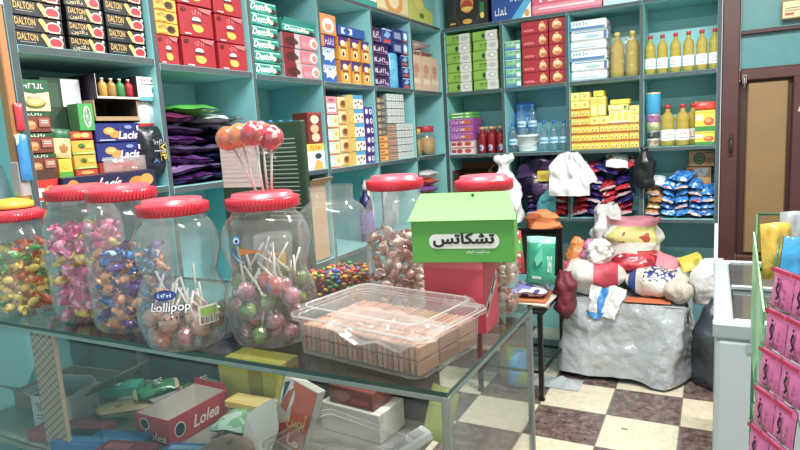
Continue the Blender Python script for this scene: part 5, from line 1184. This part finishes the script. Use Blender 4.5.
# tall dark green board with a pink paper
b = carton(.325, .50, .022, '24402c', [('r', .02, .62, .50, .90, 'd8c4bc')]+[('r', .04, .65+.03*i, .46, .653+.03*i, 'b8a098') for i in range(8)]+[('r', .56+.02*((i*5) % 4), .42+.025*i, .95, .426+.025*i, '93a391') for i in range(20)]+[('r', .12, .05, .3, .08, 'a8b0a0')], bev=.004)
Kind('display_board', b).put((-1.206, 1.412, CZ), 0, 'tall dark green board with pale lettering and a pinkish paper behind the lollipops', 'board')

# clamshell of wafer biscuits
CA = -.173; C0 = Vector((-.598, 1.045, CZ))
bb, ring = clam(.335, .235, .076, .94, CLR, 1)
ld = MB(); m = 60
rs = [ring(1.05, 1.05, .0785), ring(1.05, 1.05, .083), ring(1.0, 1.0, .084), ring(.93, .92, .1), ring(.88, .86, .1)]
n_ = len(rs[0]); ld.add([p for r_ in rs for p in r_], [(j*n_+i, j*n_+(i+1) % n_, (j+1)*n_+(i+1) % n_, (j+1)*n_+i) for j in range(4) for i in range(n_)], CLR)
ld.add(ring(.88, .86, .1005), [tuple(range(n_))], CLR)
FR = clear('ffffff', .1, .12, .6, .45, 'f0f0ee')
for (sx_, zz) in ((1.055, .081), (.885, .1005), (.97, .079)):
    pp_ = ring(sx_, sx_*.98, zz); ld.tube(pp_+[pp_[0]], .0016, FR, 5)
Kind('clamshell_box', bb, [('box_lid', ld)]).put(tuple(C0), CA, 'clear clamshell box of wafer biscuits on the counter corner', 'box')
b = MB()
b.box((0, 0, .0135), (.0094, .064, .027), mat('c48e6c', .7, wear=.25, scale=160, bump=.3), .002)
wk_ = Kind('wafer_biscuit', b)
wk2 = Kind('wafer_biscuit', MB().box((0, 0, .0132), (.0098, .065, .0264), mat('ad7656', .7, wear=.25, scale=160, bump=.3), .002))
Rm = Matrix.Rotation(CA, 3, 'Z'); WH = .027
for r_ in range(3):
    for l_ in range(2):
        for c_ in range(24):
            p_ = Vector((-.147+c_*.0128, -.069+r_*.069, .0045+l_*.0285))
            w_ = C0+Rm @ p_
            (wk_ if (c_*7+r_+l_*3) % 3 else wk2).put(tuple(w_), (0, 0, CA+jit(.02)), f'wafer biscuit standing in the {["front","middle","rear"][r_]} row of the clamshell, {["lower","upper"][l_]} layer', 'biscuit', f'wafer biscuits, {["front","middle","rear"][r_]} row, {["lower","upper"][l_]} layer')
# thin plastic bag bunched at the box's corner
b = MB(); nx, ny = 20, 10; vs = []; o_ = Vector((3, 8, 1))
for j in range(ny+1):
    for i in range(nx+1):
        s_, t = i/nx, j/ny
        x = -.05+.25*s_; y = -.145+.10*t*(1-.5*s_)+.03*s_
        z = .096-.045*(1-t)**1.5*(.4+.6*math.sin(s_*PI))+.012*noise.noise(Vector((s_*5, t*4, 0))+o_)+.006
        vs.append((x, y, z))
b.add(vs, [(j*(nx+1)+i, j*(nx+1)+i+1, (j+1)*(nx+1)+i+1, (j+1)*(nx+1)+i) for j in range(ny) for i in range(nx)], clear('ffffff', .15, .1, .6, .3, 'f0ecea', .8, 24), True)
o = b.build('plastic_bag'); o.location = C0; o.rotation_euler = (0, 0, CA); tag(o, 'thin clear plastic bag draped over the front corner of the wafer clamshell', 'bag')

# red box with green display box
rb = carton(.142, .160, .088, 'd8465a', [('r', 0, .0, 1, .45, 'cc3a50'), ('p', [(.3, .36), (.36, .5), (.4, .42), (.5, .42), (.52, .52), (.56, .42), (.66, .42), (.7, .55), (.74, .4), (.95, .4), (.95, .36)], 'f0e4e6'), ('r', 0, .9, 1, 1, 'e0606a')],
            right=[('r', 0, 0, 1, 1, 'd0384e'), ('p', [(.1, .2), (.9, .62), (.9, .8), (.1, .38)], 'e8e4e4'), ('p', [(.14, .25), (.86, .63), (.86, .76), (.14, .36)], '2a2428'), ('p', [(.3, .38), (.5, .48), (.5, .54), (.3, .44)], 'e8e4e4'), ('p', [(.56, .52), (.8, .64), (.8, .68), (.56, .56)], 'e8e4e4')])
Kind('biscuit_box', rb).put((-.507, 1.232, CZ), 0, 'coral red box standing under the green display box', 'box')
G = '4fae35'
gb = MB(); GM = mat(G, .4, wear=.04); GM2 = mat('5cb443', .45, wear=.04)
gb.box((0, 0, .047), (.222, .1, .094), GM, .001)
pill = [(.20+.025*math.cos(a)+(.6*(math.cos(a) > 0)), .50+.17*math.sin(a)) for a in [PI/2+i*PI/8 for i in range(9)]+[-PI/2+i*PI/8 for i in range(9)]]
pill = [(.235+.06*math.cos(PI/2+i*PI/8), .50+.17*math.sin(PI/2+i*PI/8)) for i in range(9)]+[(.80+.06*math.cos(-PI/2+i*PI/8), .50+.17*math.sin(-PI/2+i*PI/8)) for i in range(9)]
gb.art([('p', pill, 'eef2ea'), ('t', '\ufeb2\ufe97\ufe8e\ufedc\ufeb8\ufe97', .215, .36, .81, .68, '1c2420'), ('t', '\ufeb2\ufe97\ufe8e\ufedc\ufeb8\ufe97', .222, .375, .817, .695, '1c2420'), ('t', '\ufeb2\ufe97\ufe8e\ufedc\ufeb8\ufe97', .215, .38, .81, .70, '1c2420'), ('t', '\ufeb0\ufed3\ufeee\ufedb \ufe96\ufef3\ufeee\ufedc\ufeb4\ufe91', .54, .22, .76, .29, 'eef2ea')], (-.111, -.05, 0), (.222, 0, 0), (0, 0, .094))
fp = MB()
q = [(-.117, -.056, .093), (.117, -.056, .093), (.098, .01, .146), (-.1, .01, .146)]
fp.add([Vector(p) for p in q]+[Vector(p)+Vector((0, .002, -.002)) for p in q], [(0, 1, 2, 3), (7, 6, 5, 4), (0, 4, 5, 1), (1, 5, 6, 2), (2, 6, 7, 3), (3, 7, 4, 0)], GM2)
fp.box((.02, .0, .142), (.006, .006, .004), mat('3a6a24'))
Kind('display_box', gb, [('box_flap', fp)]).put((-.488, 1.225, CZ+.1605), .22, 'bright green display box with white Arabic lettering oval and raised flap', 'box')
# ------------------------------------------------------------------ covered table with sacks
tb = empty('table', (-.44, 3.8, 0)); tag(tb, 'low wooden table hidden under a silver plastic sheet by the back wall', 'table')
WDM = mat('7a5c40', .6, wear=.2)
b = MB().box((-.46, 3.86, .452), (.63, .66, .024), WDM, .002); part('tabletop', b, tb)
for x in (-.74, -.18):
    for y in (3.56, 4.16): part('leg', MB().box((x, y, .22), (.04, .04, .44), WDM), tb)
SH = mat('b8c1c5', .16, metal=.2, wear=.1, scale=24, bump=.9)
def sheet():
    b = MB(); n, mz = 150, 34; vs = []
    x0, x1, yf, yb = -.80, -.125, 3.5, 4.2; per = []
    for i in range(n+1):
        s_ = i/n*(.7+.675+.7)
        if s_ < .7: p = (x0, yb-s_, -1, 0)
        elif s_ < 1.375: p = (x0+(s_-.7), yf, 0, -1)
        else: p = (x1, yf+(s_-1.375), 1, 0)
        per.append((s_, p))
    for j in range(mz+1):
        t = j/mz
        for s_, (x, y, nx_, ny_) in per:
            f = (math.sin(s_*17)+.6*math.sin(s_*31+1))*.012*t+.02*noise.noise(Vector((s_*5, t*3, 2)))+.010*noise.noise(Vector((s_*11, t*5, 5)))+.014*abs(noise.noise(Vector((s_*9+t*4, t*3-s_*5, 5))))-.012*abs(noise.noise(Vector((s_*12-t*7, t*6, 8))))
            fl = .035*t+f
            cx = math.exp(-((s_-1.36)/.12)**2); 
            x_ = x+nx_*fl-.09*t*cx+.02*cx*(1-t); y_ = y+ny_*fl-.06*cx*t
            zb = .035+.025*noise.noise(Vector((s_*6, 1, 1)))-.02*cx
            vs.append((x_, y_, max(.006, .478+(zb-.478)*t)))
    m = n+1
    b.add(vs, [(j*m+i, j*m+i+1, (j+1)*m+i+1, (j+1)*m+i) for j in range(mz) for i in range(n)], SH, True)
    g = 16
    tv = [(x0+(x1-x0)*i/g, yf+(yb-yf)*j/g, .472+.006*noise.noise(Vector((i*.6, j*.6, 0)))) for j in range(g+1) for i in range(g+1)]
    b.add(tv, [(j*(g+1)+i, j*(g+1)+i+1, (j+1)*(g+1)+i+1, (j+1)*(g+1)+i) for j in range(g) for i in range(g)], SH, True)
    return b
o = sheet().build('plastic_sheet'); tag(o, 'silvery grey plastic sheet draped over the low table of sacks', 'plastic sheet')
SW = pmat(['ccc9c0', 'd8d5cc', 'bdbab0'], 4, .5, bump=.5)
WS = pmat(['cccccc', 'd8d8d6', 'bebebe'], 5, .35, bump=.6)
ZT = .482
def put(name, b, loc, rot, lab, cat='sack'): return Kind(name, b).put(loc, rot, lab, cat)
def b1(t, a):
    if .52 < t < .80: return mat('c8344c', .5)
    return None
put('rice_sack', sack(.41, .30, .21, 1, SW, lambda t, a: mat('c84058', .5) if .55 < t < .86 else (mat('d8b8b8', .5) if t > .5 and t < .55 else None), .12), (-.655, 3.70, ZT), .12, 'white and crimson sack lying over the front of the table')
put('rice_sack', sack(.36, .26, .17, 2, SW, lambda t, a: mat('2a4890', .5) if .1 < t < .22 and a < .9 else (pmat(['d8b83a', 'd4d0c4', '2a3a78', 'd4d0c4', '3a3a30'], 20, .4) if .34 < t < .78 and .12 < a < .46 else None), .12), (-.285, 3.70, ZT), -.05, 'white sack with blue and yellow print on the table front')
put('rice_sack', sack(.30, .24, .18, 3, WS, None, .16), (-.40, 4.0, ZT), .1, 'plain white sack behind the blue and yellow one')
put('rice_sack', sack(.26, .22, .2, 11, WS, None, .16), (-.66, 4.02, ZT), .2, 'plain pale sack at the wall end of the table')
# big printed sack standing on top
def chick(t, a):
    if t > .86: return mat('d88a98', .5)
    if .5 < t < .86 and .62 < a < .92: return pmat(['a83a2c', 'c8c070', 'c0bc68', '3a3438'], 11, .45)
    if .24 < t < .34 and (.6 < a < .68 or .8 < a < .9): return mat('c03a38', .5)
    return None
put('feed_sack', upbag(.33, .22, .27, 7, SW, [(0, .75), (.12, 1), (.55, 1.0), (.85, .85), (1, .92)], chick, .14, closed=False, lean=(.03, 0)), (-.45, 3.86, ZT+.165), .05, 'open white feed sack with pink rim and rooster print on top of the sacks')
put('plastic_bag', upbag(.19, .15, .36, 9, WS, [(0, .9), (.5, 1), (.85, .75), (1, .55)], None, .2, closed=False), (-.60, 3.96, ZT+.15), .3, 'tall white plastic bag behind the open feed sack', 'bag')
put('rice_bag', packet(.26, .13, .09, pmat(['b82430', 'c83440', '98182c', 'e0d4d0'], 9, .25), 600), (-.43, 3.72, ZT+.135), (-.75, .06, -.05), 'red glossy rice bag lying before the open feed sack', 'bag')
put('rice_bag', packet(.16, .16, .05, pmat(['b0384c', 'd0808c', 'e0dcd8'], 9, .3), 601), (-.30, 3.73, ZT+.12), (-.9, .3, -.4), 'red and white folded bag beside the red glossy one', 'bag')
put('rice_sack', sack(.28, .22, .15, 5, WS, None, .2), (-.19, 3.86, ZT+.03), .25, 'crumpled white sack under the yellow tin box')
put('flour_sack', sack(.16, .15, .13, 6, pmat(['b8b0a4', 'c4bcb0', 'aaa298'], 5, .6, bump=.5), None, .12), (-.165, 3.58, ZT), .3, 'greyish beige sack at the table end')
k = Kind('soap_box', carton(.12, .07, .09, 'dccb20', [('r', .08, .2, .5, .8, 'e8dc6a'), ('e', .72, .5, .16, .3, 'b8a818')], top=[('r', .1, .2, .9, .8, 'e4d640')]))
k.put((-.10, 3.80, .635), (.0, -.35, .25), 'yellow box tilted on the white sacks at the table end', 'box')
# things at the other end
put('plastic_bag', upbag(.15, .12, .19, 12, pmat(['c8702c', 'd8843a', 'b05a20'], 6, .35, bump=.6), [(0, .8), (.4, 1), (.8, .6), (1, .2)], None, .2), (-.76, 3.80, ZT+.13), 0, 'orange plastic bag at the chair end of the table', 'bag')
put('plastic_bag', upbag(.12, .1, .13, 14, pmat(['b0587c', 'c878a0', '98406a'], 8, .35, bump=.6), [(0, .9), (.5, 1), (1, .4)], None, .25), (-.655, 3.72, ZT+.19), 0, 'mauve crumpled bag on the crimson sack', 'bag')
put('plastic_bag', upbag(.1, .08, .09, 15, pmat(['983048', 'b04860', '7a2038'], 8, .35, bump=.6), [(0, .9), (.5, 1), (1, .4)], None, .25), (-.80, 3.66, ZT+.1), 0, 'dark pink bag beside the chair back', 'bag')
put('plastic_bag', upbag(.14, .1, .14, 16, pmat(['d8d8d4', 'e4e4e0', '2c2c34'], 7, .35, bump=.6), [(0, .7), (.4, 1), (.8, .8), (1, .5)], None, .3), (-.60, 3.66, ZT+.19), .4, 'white and black crumpled bag on the crimson sack', 'bag')
def flapm(): 
    b = MB(); nx, nz = 14, 12; vs = []
    for j in range(nz+1):
        for i in range(nx+1):
            s_, t = i/nx-.5, j/nz
            vs.append((s_*.20*(1-.25*t)+.02*noise.noise(Vector((s_*4, t*3, 3)))-.03*t, -.04*math.sin(t*PI*.55)-.035*t+.03*noise.noise(Vector((s_*6, t*4, 0)))+.015, .17*(1-t)-.01+.01*math.sin(s_*9)))
    ms = []
    for j in range(nz):
        for i in range(nx): ms.append(mat('2a84c8', .4) if (4 <= i <= 6 or j > 9 and i < 8) else WS)
    b.add(vs, [(j*(nx+1)+i, j*(nx+1)+i+1, (j+1)*(nx+1)+i+1, (j+1)*(nx+1)+i) for j in range(nz) for i in range(nx)], ms, True)
    return b
put('empty_sack', flapm(), (-.53, 3.52, .40), -.1, 'empty white sack with blue stripe hanging over the table edge')
put('folded_leaflet', MB().box((0, 0, .002), (.24, .1, .004), mat('c86a3c', .5), .001), (-.32, 3.555, .485), .05, 'orange leaflet lying at the table edge', 'leaflet')
# black refuse bag with white and blue sack
put('refuse_bag', upbag(.30, .28, .50, 17, mat('39424b', .3, wear=.2, scale=9, bump=.9), [(0, .85), (.12, 1), (.55, 1), (.85, .8), (1, .5)], None, .09, n=30, k=32), (.07, 3.66, 0), 0, 'big black plastic refuse bag standing on the floor by the table', 'bag')
put('rice_sack', upbag(.22, .18, .25, 18, WS, [(0, .7), (.3, 1), (.7, .95), (1, .5)], lambda t, a: mat('3a6fb0', .45) if .2 < t < .5 and .78 < a < .9 else None, .16), (-.005, 3.70, .46), 0, 'white sack with blue mark on the black refuse bag')

# ------------------------------------------------------------------ chair with goods
ch = empty('metal_chair', (-1.0, 3.3, 0)); tag(ch, 'black metal chair loaded with packs beside the glass counter', 'chair')
BM = mat('15161a', .35, .3)
for n_, x, y, h in (('leg', -.825, 3.11, .50), ('leg', -1.18, 3.11, .50), ('leg', -.80, 3.52, .90), ('leg', -1.18, 3.52, .90)):
    b = MB().box((x, y, h/2+.004), (.026, .026, h-.008), BM, .003); b.box((x, y, .004), (.034, .034, .008), BM, .002)
    part(n_, b, ch)
part('seat', MB().box((-1.0, 3.31, .505), (.40, .43, .018), BM, .004), ch)
for a, c in (((-.825, 3.11), (-.80, 3.52)), ((-1.18, 3.11), (-1.18, 3.52)), ((-.80, 3.52), (-1.18, 3.52)), ((-1.18, 3.11), (-.825, 3.11))):
    part('stretcher', MB().tube([(a[0], a[1], .16), (c[0], c[1], .16)], .009, BM), ch)
part('back_rail', MB().box((-.99, 3.52, .885), (.40, .024, .03), BM, .003), ch)
part('backrest', MB().box((-.99, 3.525, .74), (.36, .012, .26), mat('1c1a1c', .5), .003), ch)
z = .515
for i, (cc, h, dx, rz, lab) in enumerate((('b89a78', .012, 0, .1, 'tan folder at the bottom of the pile on the chair'), ('d8d4c8', .014, .01, -.05, 'white tray in the pile on the chair'), ('c8703c', .016, -.01, .08, 'orange folder topmost of the pile on the chair'))):
    Kind('paper_folder', MB().box((0, 0, h/2), (.26, .24, h), mat(cc, .55), .003)).put((-.93+dx, 3.26, z), rz, lab, 'folder'); z += h+.001
b = packet(.2, .22, .07, pmat(['5a5aa0', '7a7ac0', 'd8d8e8', '3a3a78'], 12, .25), 620)
Kind('wipes_pack', b).put((-.90, 3.15, z+.037), (-PI/2, 0, .1), 'blue and violet pack lying under the green diaper pack', 'pack')
b = packet(.155, .27, .10, pmat(['1c8a70', '28a080', '1c8a70'], 8, .2), 621, nz=16, art=lambda a, c: mat('8ad0bc', .3) if .14 < a < .2 or .72 < a < .78 or .9 < c else (mat('d8ece4', .3) if .26 < a < .6 and .1 < c < .2 else None))
b.art([('s', .80, .3, .97, .62, 'f0f4f8'), ('p', [(.35, .55), (.6, .8), (.66, .55), (.45, .4)], '5ac0a0')], (-.0775, -.061, 0), (.155, 0, 0), (0, 0, .27))
Kind('diaper_pack', b).put((-.843, 3.20, z+.078), (-.08, .03, .05), 'green diaper pack with white lettering standing on the loaded chair', 'pack')
b = packet(.1, .25, .08, pmat(['3a8ac8', '5ab04a', 'd83a4a', 'e8d84a'], 11, .22), 622)
Kind('diaper_pack', b).put((-.985, 3.24, z+.12), (-.05, -.1, 0), 'colourful pack behind the green diaper pack', 'pack')
b = upbag(.2, .1, .11, 23, pmat(['c8642c', 'd87838', 'a84c1c'], 6, .7, bump=.6), [(0, 1), (.6, .9), (1, .3)], None, .2)
Kind('orange_cloth', b).put((-.905, 3.53, .90), 0, 'orange cloth heaped on the chair back', 'cloth')
b = upbag(.12, .16, .27, 24, pmat(['5a1c28', '742434', '2c1418'], 5, .6, bump=.7), [(0, .3), (.25, .9), (.7, 1), (1, .5)], None, .22)
Kind('handbag', b).put((-.745, 3.38, .40), .1, 'dark red bag hanging at the side of the chair', 'bag')
b = packet(.14, .25, .1, pmat(['4aa0d8', '58b0e0', '9ac83a', 'e8e0e0'], 8, .25), 630)
Kind('detergent_bag', b).put((-.985, 3.22, 0), .1, 'blue and green detergent bag on the floor under the chair', 'bag')
b = carton(.16, .34, .16, 'b08a60', [])
Kind('kraft_carton', b).put((-1.05, 3.4, 0), .0, 'tall kraft carton on the floor under the chair', 'carton')
b = MB(); vs = []
for j in range(9):
    for i in range(13):
        s_, t = i/12-.5, j/8-.5
        vs.append((s_*.28, t*.16, .004+.05*max(0, noise.noise(Vector((s_*5, t*5, 4)))+.35)*(1-4*s_*s_)*(1-4*t*t)))
b.add(vs, [(j*13+i, j*13+i+1, (j+1)*13+i+1, (j+1)*13+i) for j in range(8) for i in range(12)], SH, True)
o = b.build('plastic_scrap'); o.location = (-.80, 3.36, .0); tag(o, 'crumpled grey plastic scrap on the floor by the chair', 'plastic')
b = MB().box((0, 0, .002), (.03, .008, .004), mat('6a6a68', .5), .001); o = b.build('metal_scrap'); o.location = (-.37, 2.93, 0); tag(o, 'tiny grey metal scrap on the cream floor tile', 'scrap')

# ------------------------------------------------------------------ chest freezer
fz = empty('chest_freezer', (.4, 2.47, 0)); tag(fz, 'white chest freezer with sliding glass lids before the brown door', 'freezer')
FW = mat('bccbd0', .3, wear=.04, scale=5); FG = mat('a8b4b8', .35, .2)
part('cabinet', MB().box((.40, 2.47, .42), (.77, .92, .80), FW, .012), fz)
for n_, c, d_ in (('rim', (.4, 2.035, .848), (.79, .055, .05)), ('rim', (.4, 2.915, .848), (.79, .055, .05)), ('rim', (.035, 2.475, .848), (.055, .83, .05)), ('rim', (.765, 2.475, .848), (.055, .83, .05))):
    part(n_, MB().box(c, d_, FG if n_ == 'x' else mat('9fb0b4', .3, wear=.04), .006), fz)
part('liner', MB().box((.4, 2.475, .828), (.70, .84, .012), mat('4c443c', .6, wear=.3, scale=9)), fz)  # brown reflections in the glass lids are put into this dark colour
for y0, y1, z in ((2.06, 2.49, .862), (2.45, 2.89, .872)):
    b = MB().box((.4, (y0+y1)/2, z), (.66, y1-y0, .005), clear('e0ecec', .04, .1, .8, .04))
    lp = part('glass_lid', b, fz)
    for yy in (y0+.008, y1-.008): MB().box((.4, yy, z+.002), (.67, .018, .014), mat('aab8bb', .35), .002).build('lid_frame', lp)
part('lock', MB().box((.12, 2.006, .80), (.05, .006, .03), FG, .002), fz)
part('grille', MB().box((.4, 2.006, .14), (.5, .006, .12), mat('8a9498', .5), .002), fz)

# ------------------------------------------------------------------ wire rack with snack bags and sachets
rk = empty('wire_rack', (.27, 1.32, 0)); tag(rk, 'green wire display rack at the picture edge holding snack bags', 'rack')
GW = mat('2f6a3c', .4, .2)
xa, xb, ya, yb_ = .086, .46, 1.16, 1.5
for x in (xa, xb):
    for y in (ya, yb_): part('rack_post', MB().tube([(x, y, 0), (x, y, 1.285 if y == yb_ else 1.14)], .0035, GW), rk)
for zz in (.25, .55, .85, 1.165):
    b = MB()
    b.tube([(xa, ya, zz), (xb, ya, zz), (xb, yb_, zz), (xa, yb_, zz), (xa, ya, zz)], .0028, GW, 6)
    for i in range(1, 9): b.tube([(xa+(xb-xa)*i/9, ya, zz), (xa+(xb-xa)*i/9, yb_, zz)], .0018, GW, 5)
    part('wire_shelf', b, rk)
b = MB().tube([(xa, yb_, 1.285), (xb, yb_, 1.285)], .003, GW, 6); part('wire_rail', b, rk)
b = MB().tube([(.2, yb_, 1.285), (.2, yb_, 1.6), (.172, 1.40, 1.61), (.17, 1.285, 1.575), (.17, 1.28, 1.55)], .003, GW, 6); part('wire_hook', b, rk)
b = MB().tube([(xa, yb_, 1.16), (xb, yb_, 1.16)], .003, GW, 6); part('wire_rail', b, rk)
q = [(xa-.004, yb_, 1.0), (xa-.004, ya, .92), (xa-.004, ya, 1.165), (xa-.004, yb_, 1.245)]
b = MB(); b.add(q+[(x-.003, y, z) for x, y, z in q], [(0, 1, 2, 3), (7, 6, 5, 4), (0, 4, 5, 1), (1, 5, 6, 2), (2, 6, 7, 3), (3, 7, 4, 0)], pmat(['3f9a4a', '58b060', '8ac890', '2f8a3c'], 7, .35))
part('side_board', b, rk)
YE = pmat(['c8402c', 'e2b428', 'e8c040', 'f0e0a0'], 16, .25); BLc = pmat(['c83444', '2a9cd4', '34a8dc', 'e8c860'], 16, .22)
for i, (x, y, z, w, h, m, rot, lab) in enumerate(((.118, 1.38, 1.17, .055, .115, YE, (-.1, -.05, .2), 'yellow snack bag standing in the wire rack'), (.138, 1.27, 1.17, .066, .105, BLc, (-.12, .12, .15), 'blue snack bag with red labels standing before the yellow one'), (.205, 1.30, 1.17, .08, .115, BLc, (-.1, .05, -.2), 'blue snack bag standing against the rack edge'), (.15, 1.44, 1.17, .06, .13, pmat(['c8ccd0', 'a8b0b4', 'e8e8ea'], 9, .18), (-.05, .02, .1), 'silver snack bag at the back of the rack'), (.22, 1.43, 1.17, .08, .12, pmat(['2a6a3a', '3a8a4a', 'e0d8b0'], 9, .25), (-.05, 0, 0), 'green snack bag at the back of the rack'))):
    b = packet(w, h, .035, m, 700+i, wob=.4); Kind('snack_bag', b).put((x, y, z), rot, lab, 'bag')
# hanging strip of pink sachets
def sachet(seed):
    b = MB(); R = random.Random(seed); nx, nz = 8, 8; w, h = .05, .062; vs = []
    for sg in (-1, 1):
        vs = []
        for j in range(nz+1):
            for i in range(nx+1):
                u_, v_ = i/nx*2-1, j/nz*2-1
                p_ = max(0, 1-u_**4)*max(0, 1-v_**4)
                vs.append((u_*w/2, sg*(.0045*p_+.0008)+.002*noise.noise(Vector((u_*2+seed, v_*2, 1))), h/2+v_*h/2))
        fs = [(j*(nx+1)+i, j*(nx+1)+i+1, (j+1)*(nx+1)+i+1, (j+1)*(nx+1)+i) for j in range(nz) for i in range(nx)]
        b.add(vs, fs if sg < 0 else [f[::-1] for f in fs], pmat(['cf5a94', 'd86ca2', 'c44c88'], 14, .28), True)
    b.art([('r', 0, .9, 1, 1, 'b82448'), ('p', [(.46, .7), (.56, .66), (.48, .5), (.6, .34), (.5, .22), (.42, .26), (.5, .34), (.38, .5)], '2a1a24'), ('e', .5, .76, .05, .04, '2a1a24'), ('s', .83, .3, .95, .7, '7a2c54'), ('t', 'RKLE', .5, .1, .92, .2, '5a1c3c'), ('r', .06, .06, .6, .09, 'a03468')], (-w/2, -.0072, 0), (w, 0, 0), (0, 0, h))
    return Kind('sachet', b)
sk = [sachet(i) for i in range(3)]
dv = Vector((.45, -.893, 0)); rzs = math.atan2(dv.y, dv.x)
for r_ in range(6):
    zt = 1.262-r_*.066
    xl = .0835-(1.262-zt)*.095
    for c_ in range(2):
        p_ = Vector((xl, 1.08, zt-.062))+dv*(.026+c_*.0515)
        sk[(r_+c_) % 3].put(tuple(p_), (-.09, 0, rzs), f'pink sachet with black swirl, {["outer","inner"][c_]} one in the {NTH[r_]} row of the hanging strip', 'sachet', 'pink sachets in the hanging strip')
b = MB().tube([(.0815, 1.085, .86), (.09, 1.10, 1.27), (.1, 1.16, 1.285)], .0015, GW, 6)
part('hanging_cord', b, rk)
# red tag hung further right, seen at the picture's edge
tg = packet(.07, .07, .02, pmat(['c8283a', 'd8d0c8', 'e0b02c'], 10, .3), 900)
Kind('snack_packet', tg).put((.165, 1.30, 1.49), (0, .3, 0), 'red and white packet hanging at the picture edge above the rack', 'packet')
# ------------------------------------------------------------------ lamps, sky, camera
def tube_lamp(x, y, z, ln, rz, power, col, lab):
    t = empty('fluorescent_lamp', (x, y, z), rz); tag(t, lab, 'lamp')
    MB().box((0, 0, .03), (ln+.06, .06, .05), mat('e8e8e6', .4), .005).build('housing', t)
    MB().tube([(-ln/2, 0, -.012), (ln/2, 0, -.012)], .013, mat('f4f8ff', .3, emit=6)).build('tube', t)
    l = bpy.data.lights.new('tube_light', 'AREA'); l.shape = 'RECTANGLE'; l.size = ln; l.size_y = .05; l.energy = power; l.color = col
    lo = bpy.data.objects.new('tube_light', l); COL.objects.link(lo); lo.parent = t; lo.location = (0, 0, -.03)
tube_lamp(.05, 2.4, 2.88, 1.2, .0, 104, (1, .98, .95), 'white fluorescent tube on the ceiling near the back shelves')
tube_lamp(-.6, .9, 2.9, 1.2, .0, 60, (1, .98, .96), 'white fluorescent tube on the ceiling above the counter')
w = bpy.data.worlds.new('day'); scene.world = w; w.use_nodes = True
bg = w.node_tree.nodes['Background']; bg.inputs[0].default_value = (.92, .96, 1, 1); bg.inputs[1].default_value = 1.2
cam_d = bpy.data.cameras.new('camera'); cam_d.sensor_width = 36; cam_d.lens = 596.864/800*36; cam_d.clip_start = .05
cam = bpy.data.objects.new('camera', cam_d); COL.objects.link(cam)
yaw, pitch, roll = .488559, .148885, -.058986
fw = Vector((-math.sin(yaw)*math.cos(pitch), math.cos(yaw)*math.cos(pitch), -math.sin(pitch)))
rt = Vector((math.cos(yaw), math.sin(yaw), 0)); up = rt.cross(fw)
c_, s_ = math.cos(roll), math.sin(roll)
r2 = c_*rt+s_*up; u2_ = -s_*rt+c_*up
M = Matrix((r2, u2_, -fw)).transposed().to_4x4(); M.translation = (0, 0, 1.5)
cam.matrix_world = M; scene.camera = cam
scene.view_settings.view_transform = 'Standard'; scene.view_settings.look = 'None'; scene.view_settings.exposure = 0; scene.view_settings.gamma = 1
scene.view_settings.use_curve_mapping = False
scene.cycles.max_bounces = 12; scene.cycles.transparent_max_bounces = 24; scene.cycles.caustics_reflective = False
scene.cycles.sample_clamp_indirect = 6
